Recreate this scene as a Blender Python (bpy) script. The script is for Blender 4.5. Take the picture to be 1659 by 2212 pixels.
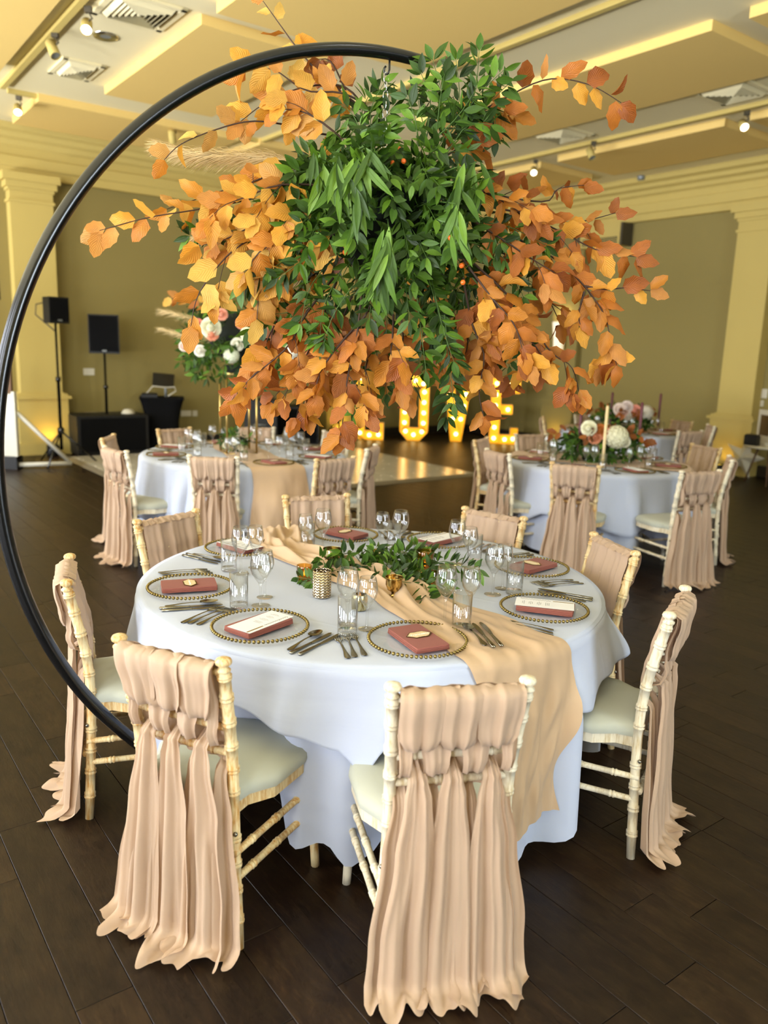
import bpy, math, random
from math import sin, cos, pi, radians, sqrt, atan2
from mathutils import Vector, Matrix, Euler

for o in list(bpy.data.objects):
    bpy.data.objects.remove(o)
scene = bpy.context.scene
col = scene.collection

# ------------------------------------------------------------------ camera
IW, IH, F = 1659.0, 2212.0, 1712.4
PITCH, ROLL, HC = radians(11.71), radians(1.90), 1.676
YAW = radians(53.14)                       # the room stands turned against the view
c_, s_ = cos(PITCH), sin(PITCH)
FW = Vector((0, c_, -s_)); UP0 = Vector((0, s_, c_)); RT0 = Vector((1, 0, 0))
RT = RT0 * cos(ROLL) + UP0 * sin(ROLL)
UPV = UP0 * cos(ROLL) - RT0 * sin(ROLL)
CAM = Vector((0, 0, HC))
E1 = Vector((-cos(YAW), sin(YAW), 0))      # along the planks
E2 = Vector((sin(YAW), cos(YAW), 0))
cd = bpy.data.cameras.new('camera')
cam = bpy.data.objects.new('camera', cd); col.objects.link(cam)
cd.sensor_fit = 'VERTICAL'; cd.sensor_height = 36; cd.lens = F / IH * 36
cd.clip_start = 0.05; cd.clip_end = 100
m = Matrix((RT, UPV, -FW)).transposed().to_4x4(); m.translation = CAM
cam.matrix_world = m
cd.dof.use_dof = True; cd.dof.focus_distance = 2.75; cd.dof.aperture_fstop = cd.lens / 13.0
scene.camera = cam

def ray(u, v): return FW + RT * ((u - IW / 2) / F) - UPV * ((v - IH / 2) / F)
def pz(u, v, z=0.0):
    d = ray(u, v); return CAM + d * ((z - HC) / d.z)
def at(u, v, y):
    d = ray(u, v); return CAM + d * (y / d.y)
def rw(a, b, z=0.0): return E1 * a + E2 * b + Vector((0, 0, z))     # room coordinates to world

# ------------------------------------------------------------------ world, exposure
w = bpy.data.worlds.new('world'); scene.world = w; w.use_nodes = True
bg = w.node_tree.nodes['Background']; bg.inputs[0].default_value = (0.75, 0.87, 1, 1); bg.inputs[1].default_value = 1.0
scene.view_settings.view_transform = 'Standard'; scene.view_settings.look = 'None'
scene.view_settings.gamma = 1.0; scene.view_settings.use_curve_mapping = False
scene.view_settings.exposure = -0.36
cy = scene.cycles
cy.max_bounces = 6; cy.diffuse_bounces = 3; cy.glossy_bounces = 3; cy.transmission_bounces = 4
cy.transparent_max_bounces = 20; cy.use_adaptive_sampling = True; cy.adaptive_threshold = 0.06; cy.adaptive_min_samples = 12; cy.caustics_reflective = False; cy.caustics_refractive = False
cy.sample_clamp_indirect = 4.0

# ------------------------------------------------------------------ daylight through the tall windows of the long side, plus added fill
WIN_E2 = -4.6
WINDOWS = [(-2.6, 2.2), (0.9, 2.2), (4.4, 2.2), (7.9, 2.2), (11.0, 2.0)]      # centre along the wall, width
def area(name, loc, direction, sx, sy, power, colr):
    l = bpy.data.lights.new(name, 'AREA'); l.shape = 'RECTANGLE'; l.size = sx; l.size_y = sy
    l.energy = power; l.color = colr
    o = bpy.data.objects.new(name, l); col.objects.link(o)
    o.location = loc; o.rotation_euler = direction.to_track_quat('-Z', 'Y').to_euler()
    return o
for k, (ce, wd) in enumerate(WINDOWS):
    area('window_daylight', rw(ce, WIN_E2 - 0.02, 2.3), E2 + Vector((0, 0, -0.05)), wd, 3.3, 330, (0.86, 0.91, 1.0))
    area('added_ceiling_fill', rw(ce, WIN_E2 - 0.8, 0.6), E2 * .6 + Vector((0, 0, 1)), wd, .9, 800, (0.98, 0.98, 0.97))  # unseen upward fill added outside the windows to brighten the ceiling
area('window_daylight', rw(-4.98, 3.0, 1.6), E1, 2.2, 2.0, 400, (0.80, 0.91, 1.0))  # unseen back window, powered as fill for camera-facing surfaces

# ------------------------------------------------------------------ materials
MATS = {}
class NT:
    def __init__(s, mat): s.t = mat.node_tree; s.n = s.t.nodes; s.l = s.t.links
    def node(s, typ, **kw):
        nd = s.n.new(typ)
        for k, v in kw.items():
            if k.startswith('i_'):
                key = k[2:]
                key = int(key) if key.isdigit() else key
                nd.inputs[key].default_value = v
            else: setattr(nd, k, v)
        return nd
    def link(s, a, b): s.l.new(a, b)
def rgb(h):
    h = h.lstrip('#'); v = [int(h[i:i + 2], 16) / 255 for i in (0, 2, 4)]
    return tuple([(x / 12.92 if x <= .04045 else ((x + .055) / 1.055) ** 2.4) for x in v] + [1])
def mat(name, color=(.8, .8, .8, 1), rough=.6, metal=0.0, spec=.5, **kw):
    if isinstance(color, str): color = rgb(color)
    mt = bpy.data.materials.new(name); mt.use_nodes = True
    b = mt.node_tree.nodes['Principled BSDF']
    b.inputs['Base Color'].default_value = color; b.inputs['Roughness'].default_value = rough
    b.inputs['Metallic'].default_value = metal; b.inputs['Specular IOR Level'].default_value = spec
    for k, v in kw.items(): b.inputs[k.replace('_', ' ')].default_value = v
    MATS[name] = mt
    return mt, NT(mt), b
def mixcol(nt, fac, a, b):
    nd = nt.node('ShaderNodeMix', data_type='RGBA')
    if hasattr(fac, 'is_linked') or not isinstance(fac, (int, float)): nt.link(fac, nd.inputs['Factor'])
    else: nd.inputs['Factor'].default_value = fac
    for inp, v in ((nd.inputs['A'], a), (nd.inputs['B'], b)):
        if isinstance(v, (tuple, list)): inp.default_value = v
        else: nt.link(v, inp)
    return nd.outputs['Result']
def noise(nt, scale, detail=3, vec=None, rough=.5):
    nd = nt.node('ShaderNodeTexNoise'); nd.inputs['Scale'].default_value = scale; nd.inputs['Detail'].default_value = detail
    nd.inputs['Roughness'].default_value = rough
    if vec is not None: nt.link(vec, nd.inputs['Vector'])
    return nd.outputs['Fac']
def ramp(nt, fac, stops):
    nd = nt.node('ShaderNodeValToRGB'); cr = nd.color_ramp
    while len(cr.elements) < len(stops): cr.elements.new(.5)
    for e, (p, c) in zip(cr.elements, stops): e.position = p; e.color = c
    nt.link(fac, nd.inputs[0]); return nd.outputs[0]
def bump(nt, b, h, strength=.2, dist=.01):
    nd = nt.node('ShaderNodeBump'); nd.inputs['Strength'].default_value = strength; nd.inputs['Distance'].default_value = dist
    nt.link(h, nd.inputs['Height']); nt.link(nd.outputs[0], b.inputs['Normal'])
def objco(nt, scale=(1, 1, 1)):
    tc = nt.node('ShaderNodeTexCoord'); mp = nt.node('ShaderNodeMapping'); mp.inputs['Scale'].default_value = scale
    nt.link(tc.outputs['Object'], mp.inputs[0]); return mp.outputs[0]
def paint(name, color, var=.06, rough=.75):
    mt, nt, b = mat(name, color, rough, spec=.25)
    c = rgb(color) if isinstance(color, str) else color
    d = tuple(x * (1 - var * 2) for x in c[:3]) + (1,)
    nt.link(mixcol(nt, noise(nt, 1.3, 4), d, c), b.inputs['Base Color'])
    bump(nt, b, noise(nt, 220, 2), .08, .002)
    return mt
paint('wall_paint', '#94854e'); paint('ceiling_paint', '#ebdfb4', .02); paint('panel_paint', '#eccb7c', .03)
paint('trim_paint', '#c8b268', .03)
mat('baseboard_paint', '#2b2419', .5)
mat('black_plastic', '#0d0d0e', .5); mat('black_fabric', '#101011', .95, spec=.1)
mat('black_metal', '#0a0b0c', .22, spec=.6); mat('white_metal', '#d9d6c8', .4); mat('grey_metal', '#8b9090', .4, .3)
mat('dark_vent', '#4b4330', .7); mat('white_plastic', '#d8d2bd', .5)
mat('chrome', '#d8d8d8', .12, 1.0); mat('gold', '#c9a24a', .2, 1.0); mat('brushed_gold', '#b89c5c', .35, 1.0)
mat('silver', '#8d8a80', .16, 1.0)
mt, nt, b = mat('gold_bead', '#86764a', .13, 1.0)
mat('screen_black', '#07080a', .15)
mat('brown_board', '#6a4d35', .7)
def emit(name, color, strength, base='#ffffff'):
    mt, nt, b = mat(name, base, .5)
    b.inputs['Emission Color'].default_value = rgb(color); b.inputs['Emission Strength'].default_value = strength
    return mt
emit('bulb_glow', '#ffe9a0', 9.0); emit('bulblit_letter_face', '#ffab0a', 1.15, '#e0a020'); emit('spot_glow', '#fff6d8', 6.0)  # letter faces emit yellow in place of bulb light on white
emit('uplight_glow', '#ffd040', 6.0); emit('sconce_glow', '#ffdc8c', .62); emit('led_star', '#fff4dc', 1.6); emit('candle_glow', '#ffb030', 5.0)

# dark wood planks
mt, nt, b = mat('plank_wood', '#3a2a1a', .40, spec=.28)
oi = nt.node('ShaderNodeObjectInfo'); atn = nt.node('ShaderNodeAttribute', attribute_name='rnd')
ad = nt.node('ShaderNodeMath', operation='ADD'); nt.link(oi.outputs['Random'], ad.inputs[0]); nt.link(atn.outputs['Fac'], ad.inputs[1])
fr = nt.node('ShaderNodeMath', operation='FRACT'); nt.link(ad.outputs[0], fr.inputs[0])
g = nt.node('ShaderNodeNewGeometry')
rot = nt.node('ShaderNodeVectorRotate', rotation_type='Z_AXIS'); rot.inputs['Angle'].default_value = -(pi - YAW)
nt.link(g.outputs['Position'], rot.inputs['Vector'])
sh = nt.node('ShaderNodeVectorMath', operation='ADD'); cmb = nt.node('ShaderNodeCombineXYZ')
ml = nt.node('ShaderNodeMath', operation='MULTIPLY', i_1=37.0); nt.link(fr.outputs[0], ml.inputs[0]); nt.link(ml.outputs[0], cmb.inputs['Z'])
nt.link(rot.outputs[0], sh.inputs[0]); nt.link(cmb.outputs[0], sh.inputs[1])
mp = nt.node('ShaderNodeMapping'); mp.inputs['Scale'].default_value = (2.2, 11, 1); nt.link(sh.outputs[0], mp.inputs[0])
grain = noise(nt, 5.5, 8, mp.outputs[0], .72)
mp2 = nt.node('ShaderNodeMapping'); mp2.inputs['Scale'].default_value = (5, 9, 1); nt.link(sh.outputs[0], mp2.inputs[0])
blot = noise(nt, 1.6, 6, mp2.outputs[0], .7)
c1 = ramp(nt, grain, [(.28, rgb('#120a05')), (.55, rgb('#23160c')), (.8, rgb('#3f2c19'))])
c2 = mixcol(nt, ramp(nt, blot, [(.42, (0, 0, 0, 1)), (.75, (.65, .65, .65, 1))]), c1, rgb('#382a18'))
hs = nt.node('ShaderNodeHueSaturation'); nt.link(c2, hs.inputs['Color'])
mr = nt.node('ShaderNodeMapRange'); mr.inputs['To Min'].default_value = .72; mr.inputs['To Max'].default_value = 1.2
nt.link(fr.outputs[0], mr.inputs['Value']); nt.link(mr.outputs[0], hs.inputs['Value'])
nt.link(hs.outputs[0], b.inputs['Base Color'])
bump(nt, b, grain, .25, .004)
mat('floor_base', '#0c0805', .8)

# limewashed timber, one copy tinted for the warm light on some chairs
def limewash(name, pale, honey, amount):
    mt, nt, b = mat(name, pale, .5, spec=.35)
    v = objco(nt, (26, 26, 9)); f = noise(nt, 1.2, 5, v, .65)
    fine = noise(nt, 9, 3, objco(nt, (14, 14, 1.4)))
    mx = nt.node('ShaderNodeMath', operation='MULTIPLY'); nt.link(f, mx.inputs[0]); nt.link(fine, mx.inputs[1])
    nt.link(ramp(nt, mx.outputs[0], [(.18 + amount, rgb(pale)), (.36 + amount, rgb(honey))]), b.inputs['Base Color'])
    bump(nt, b, fine, .15, .002)
limewash('limewash_honey_lit', '#e2cfa0', '#c08f4c', .0)  # warmer copy: warm light on the chairs tinted into the wood
limewash('limewash_pale', '#e3d9c0', '#c2ad84', .04)

def cloth(name, color, weave=900, trans=.12, sheen=.2, rough=.85, wr=0.0, wscale=3.0, crease=False):
    mt, nt, b = mat(name, color, rough, spec=.2)
    b.inputs['Sheen Weight'].default_value = sheen
    h = noise(nt, weave, 1)
    if wr:
        a = nt.node('ShaderNodeMath', operation='MULTIPLY_ADD'); nt.link(noise(nt, wscale, 3), a.inputs[0]); a.inputs[1].default_value = wr * (6 if crease else 1); nt.link(h, a.inputs[2]); h = a.outputs[0]
    if crease:                                     # pressed fold lines and soft wrinkles
        sc_ = nt.node('ShaderNodeMath', operation='MULTIPLY', i_1=.12); nt.link(h, sc_.inputs[0]); h = sc_.outputs[0]
        tc = nt.node('ShaderNodeTexCoord'); last = None
        for ang_, per in ((.5, .62), (2.07, .55)):
            vr_ = nt.node('ShaderNodeVectorRotate', rotation_type='Z_AXIS'); vr_.inputs['Angle'].default_value = ang_; nt.link(tc.outputs['Object'], vr_.inputs['Vector'])
            sp = nt.node('ShaderNodeSeparateXYZ'); nt.link(vr_.outputs[0], sp.inputs[0])
            p_ = nt.node('ShaderNodeMath', operation='PINGPONG', i_1=per / 2); nt.link(sp.outputs['X'], p_.inputs[0])
            r_ = nt.node('ShaderNodeMapRange'); r_.inputs['From Max'].default_value = .012; r_.inputs['To Min'].default_value = 1; r_.inputs['To Max'].default_value = 0; nt.link(p_.outputs[0], r_.inputs['Value'])
            a_ = nt.node('ShaderNodeMath', operation='MULTIPLY_ADD', i_1=.22); nt.link(r_.outputs[0], a_.inputs[0]); nt.link(h if last is None else last, a_.inputs[2]); last = a_.outputs[0]
        w_ = nt.node('ShaderNodeMath', operation='MULTIPLY_ADD', i_1=1.2); nt.link(noise(nt, 7, 2, None, .4), w_.inputs[0]); nt.link(last, w_.inputs[2]); h = w_.outputs[0]
        bump(nt, b, h, .35, .008)
    else: bump(nt, b, h, .12, .003)
    tr = nt.node('ShaderNodeBsdfTranslucent'); tr.inputs[0].default_value = rgb(color) if isinstance(color, str) else color
    mx = nt.node('ShaderNodeMixShader'); mx.inputs[0].default_value = trans
    out = nt.n['Material Output']
    nt.link(b.outputs[0], mx.inputs[1]); nt.link(tr.outputs[0], mx.inputs[2]); nt.link(mx.outputs[0], out.inputs[0])
    return mt
cloth('white_linen', '#c6cee2', 700, .1, .1, wr=4.0, wscale=2.5, crease=True)
cloth('blush_chiffon', '#c6aa90', 1200, .22, .15, .6)
cloth('blush_runner', '#d4b592', 1200, .2, .15, .6)
cloth('ivory_pad', '#b4b6a8', 900, .0, .1)
cloth('terracotta_napkin', '#8c5146', 1100, .05, .1)
mat('card_white', '#f2f2f5', .7); mat('print_grey', '#8d8d92', .8); mat('print_ink', '#3a3a40', .8)
mat('tag_cream', '#e6cfa6', .4); mat('tag_letter', '#fffaf0', .5)
mat('wax_burgundy', '#571e2b', .45); mat('wax_cream', '#d9c08c', .45)

# thin glass: clear with a mirror-like rim
def glass(name, tint, refl=1.0, rough=0.0, dark=.62):
    mt = bpy.data.materials.new(name); mt.use_nodes = True; nt = NT(mt)
    for x in list(nt.n):
        if x.type != 'OUTPUT_MATERIAL': nt.n.remove(x)
    lw = nt.node('ShaderNodeLayerWeight', i_Blend=.5)
    pw_ = nt.node('ShaderNodeMath', operation='POWER', i_1=3.0); nt.link(lw.outputs['Facing'], pw_.inputs[0])
    mu = nt.node('ShaderNodeMath', operation='MULTIPLY_ADD', i_1=.6 * refl, i_2=.04 * refl); nt.link(pw_.outputs[0], mu.inputs[0]); mu.use_clamp = True
    tp = nt.node('ShaderNodeBsdfTransparent')
    edge = nt.node('ShaderNodeMath', operation='POWER', i_1=2.5); nt.link(lw.outputs['Facing'], edge.inputs[0])
    nt.link(mixcol(nt, edge.outputs[0], tint, tuple(x * dark for x in tint[:3]) + (1,)), tp.inputs[0])
    gl = nt.node('ShaderNodeBsdfGlossy'); gl.inputs['Roughness'].default_value = rough; gl.inputs[0].default_value = (1, 1, 1, 1)
    mx = nt.node('ShaderNodeMixShader'); nt.link(mu.outputs[0], mx.inputs[0]); nt.link(tp.outputs[0], mx.inputs[1]); nt.link(gl.outputs[0], mx.inputs[2])
    nt.link(mx.outputs[0], nt.n['Material Output'].inputs[0]); MATS[name] = mt
glass('clear_glass', (.985, .99, .99, 1), 1.5); glass('plate_glass', (.992, .992, .988, 1), .55, 0, .95); glass('amber_glass', (.86, .66, .32, 1), 1.5)
def mercury(name, c1_, c2_, scale, kind='spot'):
    mt, nt, b = mat(name, c1_, .22, 1.0)
    if kind == 'chevron':
        tc = nt.node('ShaderNodeTexCoord'); sp = nt.node('ShaderNodeSeparateXYZ'); nt.link(tc.outputs['Object'], sp.inputs[0])
        an = nt.node('ShaderNodeMath', operation='ARCTAN2'); nt.link(sp.outputs['Y'], an.inputs[0]); nt.link(sp.outputs['X'], an.inputs[1])
        k = nt.node('ShaderNodeMath', operation='MULTIPLY', i_1=14 / (2 * pi)); nt.link(an.outputs[0], k.inputs[0])
        pp = nt.node('ShaderNodeMath', operation='PINGPONG', i_1=.5); nt.link(k.outputs[0], pp.inputs[0])
        z = nt.node('ShaderNodeMath', operation='MULTIPLY_ADD', i_1=95.0); nt.link(sp.outputs['Z'], z.inputs[0]); nt.link(pp.outputs[0], z.inputs[2])
        f2 = nt.node('ShaderNodeMath', operation='PINGPONG', i_1=.5); nt.link(z.outputs[0], f2.inputs[0])
        d = nt.node('ShaderNodeMath', operation='MULTIPLY', i_1=2.0); nt.link(f2.outputs[0], d.inputs[0]); f = d.outputs[0]
        nt.link(ramp(nt, f, [(.3, rgb(c2_)), (.6, rgb(c1_))]), b.inputs['Base Color']); bump(nt, b, f, .6, .004)
    else:
        f = noise(nt, scale, 4, objco(nt, (1, 1, .35)))
        nt.link(ramp(nt, f, [(.4, rgb(c2_)), (.6, rgb(c1_))]), b.inputs['Base Color'])
        bump(nt, b, f, .3, .003)
mercury('mercury_chevron', '#e3d5b8', '#8a7452', 60, 'chevron'); mercury('mercury_gold', '#e0c27a', '#6e5220', 90)
mercury('mercury_pale', '#d9cfa0', '#8d7a48', 120)

# leaves: colour comes with the mesh, veins from its own coordinates
def leafmat(name, trans, rough, veins, spec=.4, coat=0.0):
    mt, nt, b = mat(name, '#808080', rough, spec=spec)
    b.inputs['Coat Weight'].default_value = coat; b.inputs['Coat Roughness'].default_value = .25
    a = nt.node('ShaderNodeAttribute', attribute_name='tint'); uv = nt.node('ShaderNodeUVMap')
    sp = nt.node('ShaderNodeSeparateXYZ'); nt.link(uv.outputs[0], sp.inputs[0])
    cx = nt.node('ShaderNodeMath', operation='SUBTRACT', i_1=.5); nt.link(sp.outputs['X'], cx.inputs[0])
    ab = nt.node('ShaderNodeMath', operation='ABSOLUTE'); nt.link(cx.outputs[0], ab.inputs[0])
    t = nt.node('ShaderNodeMath', operation='MULTIPLY', i_1=-.9); nt.link(ab.outputs[0], t.inputs[0])
    q = nt.node('ShaderNodeMath', operation='ADD'); nt.link(sp.outputs['Y'], q.inputs[0]); nt.link(t.outputs[0], q.inputs[1])
    k = nt.node('ShaderNodeMath', operation='MULTIPLY', i_1=veins); nt.link(q.outputs[0], k.inputs[0])
    pp = nt.node('ShaderNodeMath', operation='PINGPONG', i_1=.5); nt.link(k.outputs[0], pp.inputs[0])
    mid = nt.node('ShaderNodeMapRange'); mid.inputs['From Max'].default_value = .04; nt.link(ab.outputs[0], mid.inputs['Value'])
    mm = nt.node('ShaderNodeMath', operation='MULTIPLY'); nt.link(mid.outputs[0], mm.inputs[0]); nt.link(pp.outputs[0], mm.inputs[1])
    g = nt.node('ShaderNodeNewGeometry'); nz = noise(nt, 26, 3, g.outputs['Position'])
    hs = nt.node('ShaderNodeHueSaturation'); nt.link(a.outputs['Color'], hs.inputs['Color'])
    mr = nt.node('ShaderNodeMapRange'); mr.inputs['To Min'].default_value = .72; mr.inputs['To Max'].default_value = 1.22; nt.link(nz, mr.inputs['Value'])
    nt.link(mr.outputs[0], hs.inputs['Value']); nt.link(hs.outputs[0], b.inputs['Base Color'])
    bump(nt, b, mm.outputs[0], .4, .005)
    tr = nt.node('ShaderNodeBsdfTranslucent'); nt.link(hs.outputs[0], tr.inputs[0])
    mx = nt.node('ShaderNodeMixShader'); mx.inputs[0].default_value = trans
    nt.link(b.outputs[0], mx.inputs[1]); nt.link(tr.outputs[0], mx.inputs[2]); nt.link(mx.outputs[0], nt.n['Material Output'].inputs[0])
leafmat('beech_leaf', .3, .5, 9); leafmat('green_leaf', .22, .45, .8, .3, .0); leafmat('petal', .25, .7, 1, .2)
mat('twig_bark', '#3a2313', .7); mat('green_stem', '#3d5a1c', .6); mat('berry_orange', '#e0671c', .3); mat('dark_core', '#0f160a', .95)
mat('pampas', '#dcc492', .9, spec=.1); mat('dance_white', '#dcd6c6', .16); mat('alu_edge', '#8f887a', .4, .4)

# ------------------------------------------------------------------ mesh helpers
class MB:
    """collects shapes; build() links them as ONE mesh object"""
    def __init__(s): s.v = []; s.f = []; s.uv = None; s.tint = None
    def add(s, vs, fs, M=None):
        o = len(s.v)
        s.v += [(M @ Vector(v)) if M is not None else Vector(v) for v in vs]
        s.f += [tuple(i + o for i in f) for f in fs]
        return s
    def box(s, x0, x1, y0, y1, z0, z1, M=None):
        vs = [(x, y, z) for z in (z0, z1) for y in (y0, y1) for x in (x0, x1)]
        return s.add(vs, [(0, 2, 3, 1), (4, 5, 7, 6), (0, 1, 5, 4), (2, 6, 7, 3), (0, 4, 6, 2), (1, 3, 7, 5)], M)
    def cbox(s, x0, x1, y0, y1, z0, z1, c, M=None):
        """box with its upper edges chamfered"""
        vs = [(x0, y0, z0), (x1, y0, z0), (x1, y1, z0), (x0, y1, z0), (x0, y0, z1 - c), (x1, y0, z1 - c), (x1, y1, z1 - c), (x0, y1, z1 - c),
              (x0 + c, y0 + c, z1), (x1 - c, y0 + c, z1), (x1 - c, y1 - c, z1), (x0 + c, y1 - c, z1)]
        fs = [(3, 2, 1, 0), (8, 9, 10, 11)]
        for i in range(4):
            j = (i + 1) % 4; fs += [(i, j, j + 4, i + 4), (i + 4, j + 4, j + 8, i + 8)]
        return s.add(vs, fs, M)
    def grid(s, fn, nu, nv, cu=False, M=None):
        vs = [fn(i / (nu if cu else nu - 1), j / (nv - 1)) for j in range(nv) for i in range(nu)]
        fs = []
        for j in range(nv - 1):
            for i in range(nu if cu else nu - 1):
                a = j * nu + i; b_ = j * nu + (i + 1) % nu
                fs.append((a, b_, b_ + nu, a + nu))
        return s.add(vs, fs, M)
    def lathe(s, prof, n=24, M=None, cap0=False, cap1=False):
        vs = [(r * cos(2 * pi * i / n), r * sin(2 * pi * i / n), z) for r, z in prof for i in range(n)]
        fs = [(j * n + i, j * n + (i + 1) % n, (j + 1) * n + (i + 1) % n, (j + 1) * n + i) for j in range(len(prof) - 1) for i in range(n)]
        if cap0: fs.append(tuple(reversed(range(n))))
        if cap1: fs.append(tuple(range((len(prof) - 1) * n, len(prof) * n)))
        return s.add(vs, fs, M)
    def tube(s, pts, rad, n=8, caps=True, M=None):
        pts = [Vector(p) for p in pts]; k = len(pts)
        if not isinstance(rad, (list, tuple)): rad = [rad] * k
        vs = []; up = None
        for i, p in enumerate(pts):
            t = (pts[min(i + 1, k - 1)] - pts[max(i - 1, 0)]); t = t.normalized() if t.length > 1e-9 else Vector((0, 0, 1))
            if up is None: up = t.orthogonal().normalized()
            up = (up - t * up.dot(t)); up = up.normalized() if up.length > 1e-6 else t.orthogonal().normalized()
            sd = t.cross(up)
            vs += [p + (up * cos(2 * pi * j / n) + sd * sin(2 * pi * j / n)) * rad[i] for j in range(n)]
        fs = [(i * n + j, i * n + (j + 1) % n, (i + 1) * n + (j + 1) % n, (i + 1) * n + j) for i in range(k - 1) for j in range(n)]
        if caps: fs += [tuple(reversed(range(n))), tuple(range((k - 1) * n, k * n))]
        return s.add(vs, fs, M)
    def prism(s, poly, z0, z1, M=None):
        n = len(poly)
        vs = [(x, y, z0) for x, y in poly] + [(x, y, z1) for x, y in poly]
        fs = [tuple(reversed(range(n))), tuple(range(n, 2 * n))] + [(i, (i + 1) % n, (i + 1) % n + n, i + n) for i in range(n)]
        return s.add(vs, fs, M)
    def ball(s, c, r, n=10, k=6, sc=(1, 1, 1)):
        prof = [(max(1e-4, sin(pi * j / k)) * r, -cos(pi * j / k) * r) for j in range(k + 1)]
        M = Matrix.Translation(Vector(c)) @ Matrix.Diagonal((*sc, 1))
        return s.lathe(prof, n, M)
    def mesh(s, name, material, smooth=True):
        me = bpy.data.meshes.new(name)
        me.from_pydata([tuple(v) for v in s.v], [], s.f)
        mats = material if isinstance(material, list) else [material]
        for m_ in mats: me.materials.append(MATS[m_])
        if smooth: me.polygons.foreach_set('use_smooth', [True] * len(me.polygons))
        me.update(); return me
    def build(s, name, material, parent=None, loc=None, rot=None, smooth=True, auto=None):
        me = s.mesh(name, material, smooth)
        if auto and smooth:
            try: me.set_sharp_from_angle(angle=radians(auto))
            except Exception: pass
        return link(name, me, parent, loc, rot)
def link(name, me, parent=None, loc=None, rot=None):
    o = bpy.data.objects.new(name, me); col.objects.link(o)
    if parent is not None: o.parent = parent
    if loc is not None: o.location = loc
    if rot is not None: o.rotation_euler = rot if not isinstance(rot, (int, float)) else (0, 0, rot)
    return o
def empty(name, loc=(0, 0, 0), rz=0.0):
    o = bpy.data.objects.new(name, None); col.objects.link(o); o.empty_display_size = .1
    o.location = loc; o.rotation_euler = (0, 0, rz); return o
def tag(o, label=None, cat=None, group=None, kind=None):
    if label: o['label'] = label
    if cat: o['category'] = cat
    if group: o['group'] = group
    if kind: o['kind'] = kind
    return o
def struct(o, label=None): o['kind'] = 'structure'; return o
KIDS = {}
def kids(o):
    return [c for c in o.children]
def copy_tree(o, parent=None):
    c = o.copy(); col.objects.link(c); c.parent = parent
    for ch in kids(o): copy_tree(ch, c)
    return c
class Proto:
    """first use gives the thing itself, later uses give copies of it and its parts"""
    def __init__(s, root): s.root = root; s.used = False
    def place(s, loc, rz, label=None, group=None, tilt=None):
        o = s.root if not s.used else copy_tree(s.root)
        s.used = True
        o.location = loc; o.rotation_euler = (tilt[0], tilt[1], rz) if tilt else (0, 0, rz)
        if label: o['label'] = label
        if group: o['group'] = group
        return o
ROOMROT = atan2(E1.y, E1.x)               # local +x runs along E1; local -y along E2
def rloc(a, b, z=0): return rw(a, b, z)
RM = Matrix((E1, E2, Vector((0, 0, 1)))).transposed().to_4x4()    # room coordinates (a,b,z) to world (mirrors)
def rbox(mb, a0, a1, b0, b1, z0, z1):
    vs = [rw(a, b_, z) for z in (z0, z1) for b_ in (b0, b1) for a in (a0, a1)]
    return mb.add(vs, [(0, 1, 3, 2), (4, 6, 7, 5), (0, 4, 5, 1), (2, 3, 7, 6), (0, 2, 6, 4), (1, 5, 7, 3)])

# ------------------------------------------------------------------ the room
A1, B1, A0, B0, ZC = 12.35, 11.35, -5.0, WIN_E2, 4.42
fl = struct(rbox(MB(), A0, A1, B0, B1, -.2, -.014).build('floor', 'floor_base', smooth=False))
# planks: 300 nearest in view are objects, the rest one joined part
PW, PL = .148, .914
rnd = random.Random(4)
plank_all = []
nrow = int((B1 - B0) / PW)
for r in range(nrow + 1):
    b0 = B0 + r * PW
    off = rnd.random() * PL
    a = A0 - off
    while a < A1:
        a0, a1 = max(a, A0), min(a + PL, A1); b1 = min(b0 + PW, B1)
        if a1 - a0 > .03 and b1 - b0 > .01: plank_all.append((a0, a1, b0, b1))
        a += PL
def project(P):
    d = P - CAM; z = d.dot(FW)
    return (IW / 2 + F * d.dot(RT) / z, IH / 2 - F * d.dot(UPV) / z, z) if z > .1 else (1e9, 1e9, z)
scored = []
for p in plank_all:
    c = rw((p[0] + p[1]) / 2, (p[2] + p[3]) / 2); u, v, z = project(c)
    inview = -120 < u < IW + 120 and v < IH + 260 and z > .3
    full = abs(p[1] - p[0] - PL) < 1e-4 and abs(p[3] - p[2] - PW) < 1e-4
    scored.append((0 if inview and full else 1, z, p))
scored.sort(key=lambda t: t[:2])
pm = MB().cbox(0.0008, PL - .0008, 0.0008, PW - .0008, -.014, 0, .0012)
pmesh = pm.mesh('plank', 'plank_wood', False)
rest = MB(); rest_r = []
for k, (q, z, p) in enumerate(scored):
    if k < 300:
        o = link('plank', pmesh, fl); o.matrix_local = Matrix.Translation(rw(p[0], p[3])) @ Matrix.Rotation(ROOMROT, 4, 'Z')
    else:
        g = .0012; n0 = len(rest.v)
        M = Matrix.Translation(rw(p[0], p[3])) @ Matrix.Rotation(ROOMROT, 4, 'Z')
        rest.cbox(g, p[1] - p[0] - g, g, p[3] - p[2] - g, -.014, 0, .0012, M)
        rest_r += [rnd.random()] * (len(rest.v) - n0)
ro = rest.build('plank_field', 'plank_wood', fl, smooth=False); ro['kind'] = 'stuff'
atr = ro.data.attributes.new('rnd', 'FLOAT', 'POINT'); atr.data.foreach_set('value', rest_r)

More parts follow.
